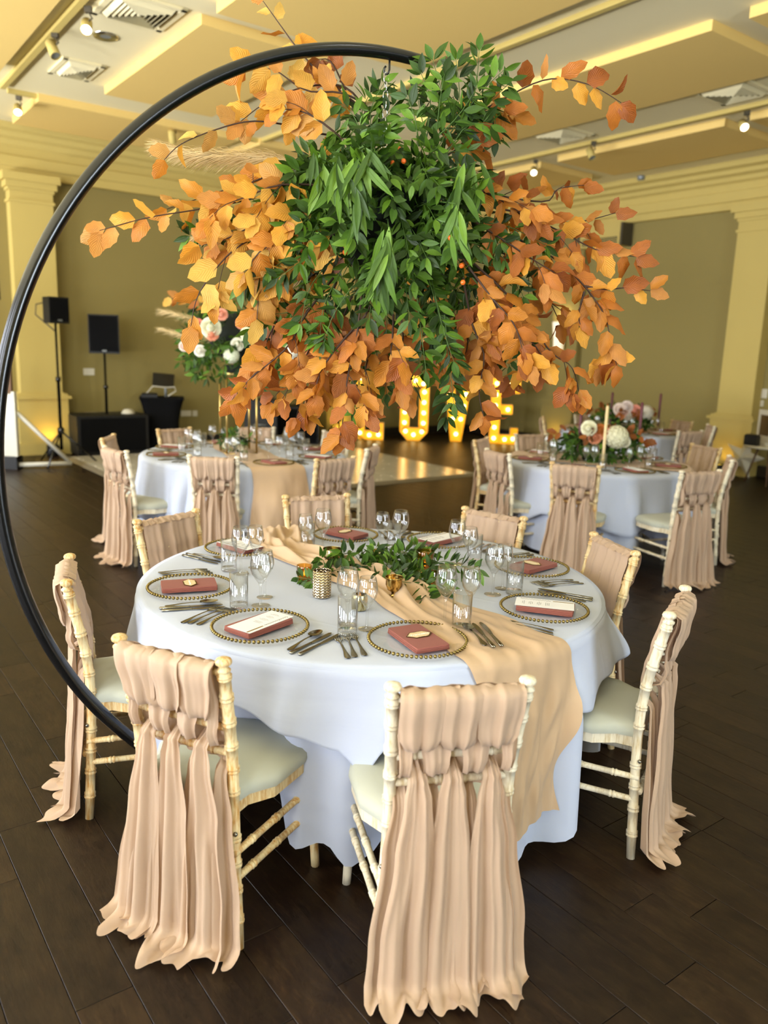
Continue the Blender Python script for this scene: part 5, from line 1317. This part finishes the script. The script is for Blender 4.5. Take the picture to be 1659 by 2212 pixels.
for P_, step, sz in BR:
    P_ = pp(*[(u, (v if v < 700 else 700 + (v - 700) * .7) if 835 < u < 1110 else (v if v < 760 else 760 + (v - 760) * .84), dy) for u, v, dy in P_])
    um = project(P_[-1])[0]; vm = project(P_[-1])[1]
    vr = YEL if um < 640 and vm < 760 else (ORG if um > 950 or vm > 700 else None)
    br_, pts_ = HF.sprig(P_, 'beech', .077 * sz, step * .72, variants=vr, start=.16, spread=.9, droop=.35, r0=.0042, r1=.0013)
    # side twigs in the thick part
    n_ = len(pts_)
    for k in range(3, n_ - 3, 4):
        uk, vk, _ = project(pts_[k])
        thin = vk > 850 or (vk > 770 and 835 < uk < 1120) or (uk < 620 and vk > 590) or uk < 470 or uk > 1270 or vk < 230
        if rg.random() < (.12 if thin else .8):
            p0 = pts_[k]; d = (pts_[k + 1] - pts_[k - 1]).normalized(); e = d * rg.uniform(.3, .8) + rv(.8) + Vector((0, -.15, -.35)); e.normalize()
            L_ = rg.uniform(.07, .14)
            HF.sprig([p0, p0 + e * L_ * .5 + Vector((0, 0, -.005)), p0 + e * L_ + Vector((0, 0, -.03))], 'beech', .071 * sz, .030, parent=None, variants=vr, start=.35, spread=.8, droop=.4, r0=.0016, r1=.0009, stemname='twig')
# beech on the far side so the cloud is full all round
for k in range(16):
    a = rg.uniform(.15 * pi, .85 * pi); e = rg.uniform(-.7, .5); d = Vector((cos(a), sin(a), e)).normalized(); L_ = rg.uniform(.35, .6)
    p0 = C0 + d * .15; p1 = C0 + d * (.15 + L_ * .5) + Vector((0, 0, .02)); p2 = C0 + d * (.15 + L_) + Vector((0, 0, -.12))
    HF.sprig([p0, p1, p2], 'beech', .08, .05, start=.2, droop=.4, r0=.004, r1=.0013)
# green sprays
GS = [  # explicit sprays
    [(930, 340, .0), (960, 240, .0), (935, 130, .0)], [(940, 330, -.05), (990, 230, -.05), (985, 130, -.05)], [(950, 330, .05), (1020, 220, .05), (1035, 110, .05)], [(950, 320, -.08), (1030, 210, -.1), (1090, 150, -.1)],
    [(960, 330, .0), (1040, 240, .0), (1105, 175, .0)], [(940, 320, -.1), (950, 220, -.12), (960, 160, -.12)], [(930, 340, .1), (910, 250, .1), (900, 200, .1)], [(960, 340, -.1), (1010, 270, -.12), (1060, 270, -.12)],
    [(940, 300, -.12), (990, 250, -.14), (1030, 190, -.14)], [(900, 340, -.1), (900, 270, -.12), (880, 210, -.12)], [(980, 300, 0), (1060, 230, 0), (1070, 300, 0)], [(920, 310, -.05), (930, 220, -.06), (910, 160, -.06)],
    [(810, 320, .0), (800, 240, .0), (830, 180, .0)], [(800, 330, -.05), (770, 260, -.06), (740, 225, -.06)], [(790, 310, .05), (780, 250, .05), (800, 200, .05)], [(800, 320, .0), (820, 270, 0), (850, 230, 0)],
    [(720, 520, -.2), (660, 560, -.24), (600, 600, -.24)], [(720, 560, -.2), (670, 620, -.24), (650, 700, -.24)], [(740, 580, -.2), (700, 660, -.25), (690, 740, -.25)], [(720, 620, -.1), (640, 670, -.14), (570, 680, -.14)],
    [(700, 640, -.1), (620, 690, -.1), (540, 710, -.1)], [(640, 480, -.1), (560, 490, -.14), (410, 510, -.16)], [(620, 560, -.2), (570, 590, -.22), (520, 620, -.22)],
    [(760, 620, -.25), (720, 680, -.28), (700, 740, -.28)], [(900, 640, -.25), (910, 720, -.28), (920, 800, -.28)], [(940, 640, -.22), (960, 720, -.26), (980, 780, -.26)], [(890, 700, -.1), (905, 780, -.12), (890, 830, -.12)],
    [(960, 680, -.2), (970, 780, -.2), (980, 870, -.2)], [(920, 760, .0), (960, 840, .0), (965, 900, .0)], [(800, 700, -.05), (780, 800, -.06), (770, 890, -.06)], [(760, 740, .0), (775, 830, 0), (765, 880, 0)],
    [(1020, 520, -.1), (1090, 560, -.14), (1130, 640, -.14)], [(1030, 480, -.1), (1100, 490, -.12), (1180, 530, -.12)], [(1020, 600, -.12), (1100, 690, -.14), (1140, 760, -.14)], [(1010, 560, 0), (1080, 580, 0), (1150, 610, 0)],
    [(1030, 640, -.05), (1080, 720, -.05), (1100, 790, -.05)], [(830, 730, .05), (830, 800, .05), (835, 850, .05)],
]
for P_ in GS: HF.sprig(pp(*P_), 'ruscus', .06, .022, start=.12, spread=1.0, droop=.05, face=.55, r0=.0022, r1=.001, both=True)
for k in range(120):
    a = rg.uniform(0, 2 * pi); e = rg.uniform(-.9, .75)
    if rg.random() < .6: a = rg.uniform(-pi + .2, -.2)
    d = Vector((cos(a) * sqrt(1 - e * e), sin(a) * sqrt(1 - e * e), e))
    sc_ = Vector((1.15, .95, 1.05)); p0 = C0 + Vector([d[i] * .15 * sc_[i] for i in range(3)])
    L_ = rg.uniform(.17, .27); dr = Vector((0, 0, -rg.uniform(.03, .14)))
    q = d + Vector((0, 0, .15)) + rv(.35); q.normalize()
    HF.sprig([p0, p0 + q * L_ * .55, p0 + q * L_ + dr], 'ruscus', .06, .026, start=.15, spread=1.0, droop=.2, face=.6, r0=.002, r1=.001, both=True)
for (u, v, dy), n_, dn in (((735, 345, -.36), 15, .9), ((770, 340, -.38), 12, .8), ((690, 340, -.28), 9, .9), ((840, 500, -.44), 16, 1.2), ((820, 530, -.42), 8, 1.2), ((790, 330, -.38), 7, .5), ((985, 440, -.4), 9, 1.1), ((1030, 350, -.2), 6, .9), ((770, 400, -.4), 9, 1.1), ((990, 360, -.34), 7, .8)):
    p = at(u, v, Y0 + dy); st_ = HF.stem([C0.lerp(p, .3), C0.lerp(p, .7) + Vector((0, 0, .02)), p], .003, .0018, 'stem', 'green_stem')
    for k in range(n_):
        a = rg.uniform(-1.0, 1.0)
        HF.leaf('long', rg.randrange(len(LONG)), p + rv(.018) + Vector((0, 0, -.022 * (k % 4) * dn)), Vector((sin(a) * .6, -.12, -dn * rg.uniform(.7, 1.3))), (CAM - p).normalized() + rv(.5), rg.uniform(.095, .14), st_)
bm2 = MB().ball((0, 0, 0), .0085, 10, 7).mesh('berry', 'berry_orange')
for u, v, dy in ((872, 348, -.24), (848, 352, -.22), (973, 514, -.31), (997, 574, -.3), (866, 430, -.27), (858, 368, -.2), (862, 322, -.2), (1000, 610, -.3), (1125, 582, -.16), (745, 545, -.28)):
    p = at(u, v, Y0 + dy); link('berry', bm2, HF.root, p - C0)
def plume(arr, P_, n_, L_, rad, name='pampas_plume'):
    pts_ = spline(P_, 30); mb = MB(); mb.tube([p - arr.o for p in pts_], [.0025] * 30, 5, caps=False)
    for k in range(n_):
        f = rg.random() ** .8; i = min(28, int(f * 29)); p = pts_[i] - arr.o; t = (pts_[i + 1] - pts_[i]).normalized(); o_ = rv(1); o_ = (o_ - t * o_.dot(t)).normalized()
        rr_ = rad * (sin(pi * (.1 + .85 * f))); d = (t * 1.0 + o_ * rg.uniform(.15, .6) + Vector((0, 0, -.12))).normalized()
        q0 = p + o_ * rr_ * rg.uniform(0, .6); q1 = q0 + d * L_ * .5 + o_ * rr_ * .3; q2 = q0 + d * L_ + o_ * rr_ * .3 + Vector((0, 0, -.012)); w_ = d.cross(o_).normalized() * .0011
        mb.add([q0 - w_, q0 + w_, q1 + w_, q1 - w_, q2], [(0, 1, 2, 3), (3, 2, 4)])
    o = mb.build(name, 'pampas', arr.root); o['kind'] = 'stuff'; return o
plume(HF, pp((720, 400, .1), (620, 352, .12), (520, 340, .12), (420, 335, .12), (350, 318, .12)), 1500, .075, .028)
plume(HF, pp((660, 480, .1), (560, 500, .1), (480, 505, .1), (430, 512, .1)), 700, .05, .02)
plume(HF, pp((660, 600, .1), (600, 640, .12), (560, 600, .12)), 500, .05, .018)
plume(HF, pp((960, 330, .15), (1020, 290, .16), (1060, 275, .16)), 350, .05, .015)
HF.finish()

# ------------------------------------------------------------------ greenery along the runner
gp = pz(790, 1240, ZT); GR = Arrangement('table_garland', Vector((gp.x, gp.y, ZT + .004)), 'garland of green ruscus stems on the runner among the candle holders', 'garland')
def tp_(u, v, h): p = pz(u, v, ZT + .01); return Vector((p.x, p.y, ZT + .016 + h * .7))
GT = [[(645, 1262, 0), (690, 1255, .02), (740, 1240, .03)], [(700, 1250, .0), (700, 1235, .05), (690, 1240, .09)], [(720, 1240, 0), (745, 1228, .05), (735, 1230, .1)], [(960, 1272, .0), (920, 1255, .02), (870, 1240, .04), (800, 1235, .04)],
      [(760, 1240, .0), (820, 1225, .05), (880, 1222, .07), (930, 1225, .08)], [(780, 1250, .0), (800, 1235, .06), (812, 1225, .12)], [(820, 1245, 0), (850, 1230, .07), (880, 1228, .10)], [(860, 1255, 0), (890, 1240, .05), (920, 1240, .07)],
      [(870, 1240, 0), (910, 1265, .03), (925, 1300, .01)], [(880, 1250, 0), (930, 1275, .04), (960, 1285, .03)], [(740, 1255, 0), (760, 1245, .04), (790, 1240, .05)], [(810, 1260, .0), (840, 1250, .03), (880, 1255, .05)],
      [(900, 1250, .0), (950, 1245, .08), (990, 1262, .10), (1030, 1275, .11)], [(790, 1235, 0), (770, 1220, .04), (760, 1215, .06)], [(840, 1235, 0), (870, 1215, .05), (900, 1210, .08)], [(690, 1265, 0), (670, 1262, .02), (645, 1255, .01)], [(780, 1262, 0), (840, 1265, .02), (890, 1270, .02)]]
for P_ in GT: GR.sprig([tp_(*q) for q in P_], 'ruscus', .055, .018, start=.1, spread=1.0, droop=.0, face=.35, r0=.002, r1=.001, both=True)
GR.finish(300)

# ------------------------------------------------------------------ flowers of the other tables
def rose_geo(n_rings=5, ruffle=.06):
    vs, fs, uv = [], [], []
    for k in range(n_rings):
        rr_ = .15 + .85 * k / (n_rings - 1); cnt = 4 + k
        for j in range(cnt):
            a0 = 2 * pi * j / cnt + k * 1.1; w_ = 2 * pi / cnt * .75; o = len(vs)
            for q in range(4):
                t = q / 3
                for i in range(4):
                    u = i / 3 * 2 - 1; a = a0 + u * w_ * (.55 + .45 * sin(pi * (t * .7 + .15)))
                    r_ = rr_ * (.45 + .55 * t ** .7 if k > 1 else .8) * (1 - .06 * abs(u)); z = -.25 + (1.05 - .55 * (k / (n_rings - 1)) * t) * t * .85 - .25 * (k / (n_rings - 1)) * t * t
                    vs.append(Vector((r_ * cos(a), r_ * sin(a), z + ruffle * sin(5 * a)))); uv.append((i / 3, t))
            for q in range(3):
                for i in range(3): b_ = o + q * 4 + i; fs.append((b_, b_ + 1, b_ + 5, b_ + 4))
    o = len(vs)
    for j in range(5):
        for i in range(8): q = pi * (j / 4) * .5; vs.append(Vector((.42 * cos(q) * cos(i * pi / 4 + j * .4), .42 * cos(q) * sin(i * pi / 4 + j * .4), .1 + .42 * sin(q)))); uv.append((i / 8, j / 4))
    for j in range(4):
        for i in range(8): fs.append((o + j * 8 + i, o + j * 8 + (i + 1) % 8, o + (j + 1) * 8 + (i + 1) % 8, o + (j + 1) * 8 + i))
    return vs, fs, uv
ROSE = rose_geo()
def floret_geo():
    vs, fs, uv = [], [], []
    for k in range(70):
        g_ = k * 2.39996; z = 1 - 1.5 * k / 69; r_ = sqrt(max(0, 1 - z * z)); n_ = Vector((r_ * cos(g_), r_ * sin(g_), z)); a = n_.orthogonal().normalized(); b_ = n_.cross(a)
        for q in range(4):
            t = q * pi / 2 + k; d = a * cos(t) + b_ * sin(t); e = n_.cross(d); o = len(vs)
            vs += [n_ * .98, n_ * 1.0 + d * .13 + e * .10, n_ * 1.03 + d * .24, n_ * 1.0 + d * .13 - e * .10]; uv += [(.5, 0), (1, .5), (.5, 1), (0, .5)]; fs.append((o, o + 1, o + 2, o + 3))
    return vs, fs, uv
HYD = floret_geo()
for j_ in range(6):
    for i_ in range(10): q_ = pi * j_ / 5; HYD[0].append(Vector((.96 * sin(q_) * cos(i_ * pi / 5), .96 * sin(q_) * sin(i_ * pi / 5), .96 * cos(q_)))); HYD[2].append((.5, .5))
for j_ in range(5):
    for i_ in range(10): b0_ = len(HYD[0]) - 60 + j_ * 10; HYD[1].append((b0_ + i_, b0_ + 10 + i_, b0_ + 10 + (i_ + 1) % 10, b0_ + (i_ + 1) % 10))
FMESH = {}
def bloom(arr, kind, color, p, d, size, name):
    key = (kind, color)
    if key not in FMESH:
        lv = Leaves(); lv.add(ROSE if kind == 'rose' else HYD, rgb(color), Matrix()); FMESH[key] = lv.mesh(name, 'petal')
    o = link(name, FMESH[key], arr.root); y = Vector(d).normalized(); x = y.orthogonal().normalized(); z = x.cross(y)
    M = Matrix((x * size, -z * size, y * size)).transposed().to_4x4(); M.translation = p - arr.o; o.matrix_local = M
def bush(arr, c, rx, ry, rz_, n_, size, down=.0, up=1.0):
    MB().ball(c - arr.o, 1, 14, 9, (rx * .55, ry * .55, rz_ * .55)).build('core_ball', 'dark_core', arr.root)  # dark inner ball hides the gaps in the bush
    for k in range(n_):
        e = rg.uniform(-1, up); a = rg.uniform(0, 2 * pi); q = sqrt(max(0, 1 - e * e)); d = Vector((q * cos(a), q * sin(a), e))
        p0 = c + Vector((d.x * rx * .45, d.y * ry * .45, d.z * rz_ * .45)); p2 = c + Vector((d.x * rx, d.y * ry, d.z * rz_ - down * q * rg.random())) + rv(.02)
        arr.sprig([p0, p0.lerp(p2, .5) + Vector((0, 0, .01)), p2], 'ruscus', size, size * .55, start=.2, spread=1, droop=.2, face=.4, r0=.0022, r1=.001, both=True)
def seen(px, c, r_):
    """point on the visible side of a bush centre, seen at a pixel"""
    return at(px[0], px[1], c.y - r_)
# tall arrangement on the gold stand
ZS = 1.42; T2 = Vector((TC[2][0], TC[2][1], 0))
cx2 = at(515, 940, TC[2][1]); SB = Vector((cx2.x, TC[2][1], ZT + .003))
sg = empty('flower_stand', SB, .42); tag(sg, 'tall gold four-post flower stand on the far round table', 'flower stand')
for sx in (-1, 1):
    for sy in (-1, 1): MB().tube([(sx * .125, sy * .125, 0), (sx * .125, sy * .125, ZS - ZT)], .009, 8).build('post', 'brushed_gold', sg)
for z in (.006, ZS - ZT):
    fr_ = MB()
    for a, b_ in (((-.125, -.125), (.125, -.125)), ((.125, -.125), (.125, .125)), ((.125, .125), (-.125, .125)), ((-.125, .125), (-.125, -.125))): fr_.tube([(*a, z), (*b_, z)], .007, 6)
    fr_.build('frame', 'brushed_gold', sg)
MB().box(-.13, .13, -.13, .13, ZS - ZT + .002, ZS - ZT + .012).build('tray', 'brushed_gold', sg, smooth=False)
F2 = Arrangement('floral_arrangement', Vector((SB.x, SB.y, ZS + .012)), 'rounded arrangement of cream and peach roses on the tall gold stand')
c2_ = Vector((SB.x, SB.y, ZS + .30)); MB().lathe([(.001, .0), (.1, 0), (.12, .06), (.001, .07)], 16).build('foam_dish', 'dark_core', F2.root)
bush(F2, c2_, .46, .42, .36, 85, .075, .16)
for col_, px, sz, kd in (('#f3f0cf', (455, 708), .085, 'rose'), ('#f0a07c', (458, 722), .055, 'rose'), ('#f2a98c', (479, 679), .05, 'rose'), ('#ee9a74', (522, 698), .05, 'rose'), ('#eef0c8', (541, 722), .08, 'rose'), ('#f5f1dc', (513, 744), .055, 'rose'), ('#eef2d8', (500, 768), .06, 'hydrangea'), ('#f6f2e2', (432, 758), .05, 'rose'), ('#f3d9cb', (398, 748), .045, 'rose'), ('#f0efd6', (483, 636), .055, 'rose'), ('#ec8f7a', (428, 700), .045, 'rose'), ('#f08a80', (545, 768), .045, 'rose'), ('#f3f0cf', (600, 720), .07, 'rose'), ('#f0a07c', (620, 690), .05, 'rose'), ('#f3efe0', (630, 760), .06, 'hydrangea')):
    p = seen(px, c2_, .38); bloom(F2, kd, col_, p, (CAM - p) + Vector((p.x - c2_.x, 0, p.z - c2_.z)) * 2.5, sz, 'rose' if kd == 'rose' else 'hydrangea')
plume(F2, [c2_, at(420, 690, 6.5), at(352, 672, 6.5)], 300, .09, .03); plume(F2, [c2_, at(420, 728, 6.5), at(352, 712, 6.5)], 220, .09, .025); plume(F2, [c2_, at(540, 690, 6.4), at(560, 610, 6.4)], 400, .1, .05)
F2.sprig([c2_, at(430, 650, 6.6), at(370, 645, 6.6)], 'beech', .09, .05, start=.5)
F2.finish(60)
L2a = Arrangement('low_posy', Vector((SB.x + .02, SB.y - .02, ZT + .004)), 'small green posy with cream blooms between the feet of the gold stand')
bush(L2a, Vector((SB.x, SB.y, ZT + .09)), .15, .15, .09, 22, .05)
for px in ((488, 962), (505, 955), (520, 966)): p = at(px[0], px[1], SB.y - .12); bloom(L2a, 'rose', '#efe8cc', p, CAM - p, .03, 'rose')
L2a.finish(20)
def low_centre(t, label, blooms, cpx, n_):
    c = Vector((TC[t][0], TC[t][1], ZT + .17)); A_ = Arrangement('floral_centrepiece', Vector((TC[t][0], TC[t][1], ZT + .008)), label)
    MB().lathe([(.001, 0), (.12, 0), (.14, .05), (.001, .06)], 16).build('foam_dish', 'dark_core', A_.root)
    bush(A_, c, .36, .3, .16, n_, .075, .08)
    for kd, col_, px, sz in blooms:
        p = seen(px, c, .24); bloom(A_, kd, col_, p, (CAM - p) + Vector((p.x - c.x, 0, p.z - c.z)) * 3, sz, 'rose' if kd == 'rose' else 'hydrangea')
    for k in range(7):
        a = rg.uniform(0, 6.28); A_.sprig([c, c + Vector((cos(a) * .25, sin(a) * .25, .1)), c + Vector((cos(a) * .42, sin(a) * .4, .06))], 'beech', .08, .06, start=.5, variants=[4, 8, 10, 12])
    A_.finish(40); return A_
low_centre(3, 'low centrepiece with a white hydrangea and peach roses on the round table', [('hydrangea', '#f2efcf', (1332, 944), .095), ('rose', '#f0eccb', (1272, 925), .07), ('rose', '#ee9a84', (1308, 937), .055), ('rose', '#d9906a', (1285, 945), .06), ('rose', '#b5682e', (1296, 930), .06), ('rose', '#eeead0', (1350, 955), .05)], (1310, 940), 50)
low_centre(4, 'low centrepiece of blush roses on the table nearest the right pillar', [('rose', '#f0ddcf', (1338, 884), .08), ('rose', '#ee9f88', (1371, 888), .085), ('rose', '#e8d6cc', (1354, 879), .08), ('hydrangea', '#e9e2d0', (1395, 892), .09), ('rose', '#e9c3b2', (1345, 892), .07), ('rose', '#f0e6d6', (1355, 899), .06)], (1370, 890), 50)
def taper(u, v0, v1, y, material, label, r_=.011):
    p = at(u, v1, y); p.z = ZT + .008; top = at(u, v0, y).z
    r = empty('taper_candle', p); tag(r, label, 'candle', 'taper candles on the far tables')
    MB().lathe([(.03, 0), (.03, .006), (.010, .012), (.009, .05), (.016, .056), (.016, .07), (.012, .072)], 14).build('holder', 'brushed_gold', r)
    MB().lathe([(r_, .068), (r_, top - p.z - .01), (r_ * .5, top - p.z), (.001, top - p.z + .001)], 12).build('stick', material, r)
taper(1252, 872, 940, TC[3][1] - .05, 'wax_burgundy', 'burgundy taper candle beside the cream roses of the hydrangea table', .013)
taper(1304, 876, 975, TC[3][1] - .42, 'wax_cream', 'tall beige taper candle in front of the hydrangea centrepiece', .013)
taper(1381, 869, 940, TC[3][1] + .1, 'wax_burgundy', 'burgundy taper candle behind the white hydrangea', .013)
taper(1319, 847, 900, TC[4][1] - .1, 'wax_burgundy', 'burgundy taper candle beside the blush rose centrepiece, towards the letters', .014)
taper(1423, 850, 900, TC[4][1] - .05, 'wax_burgundy', 'burgundy taper candle beside the blush rose centrepiece, towards the pillar', .014)
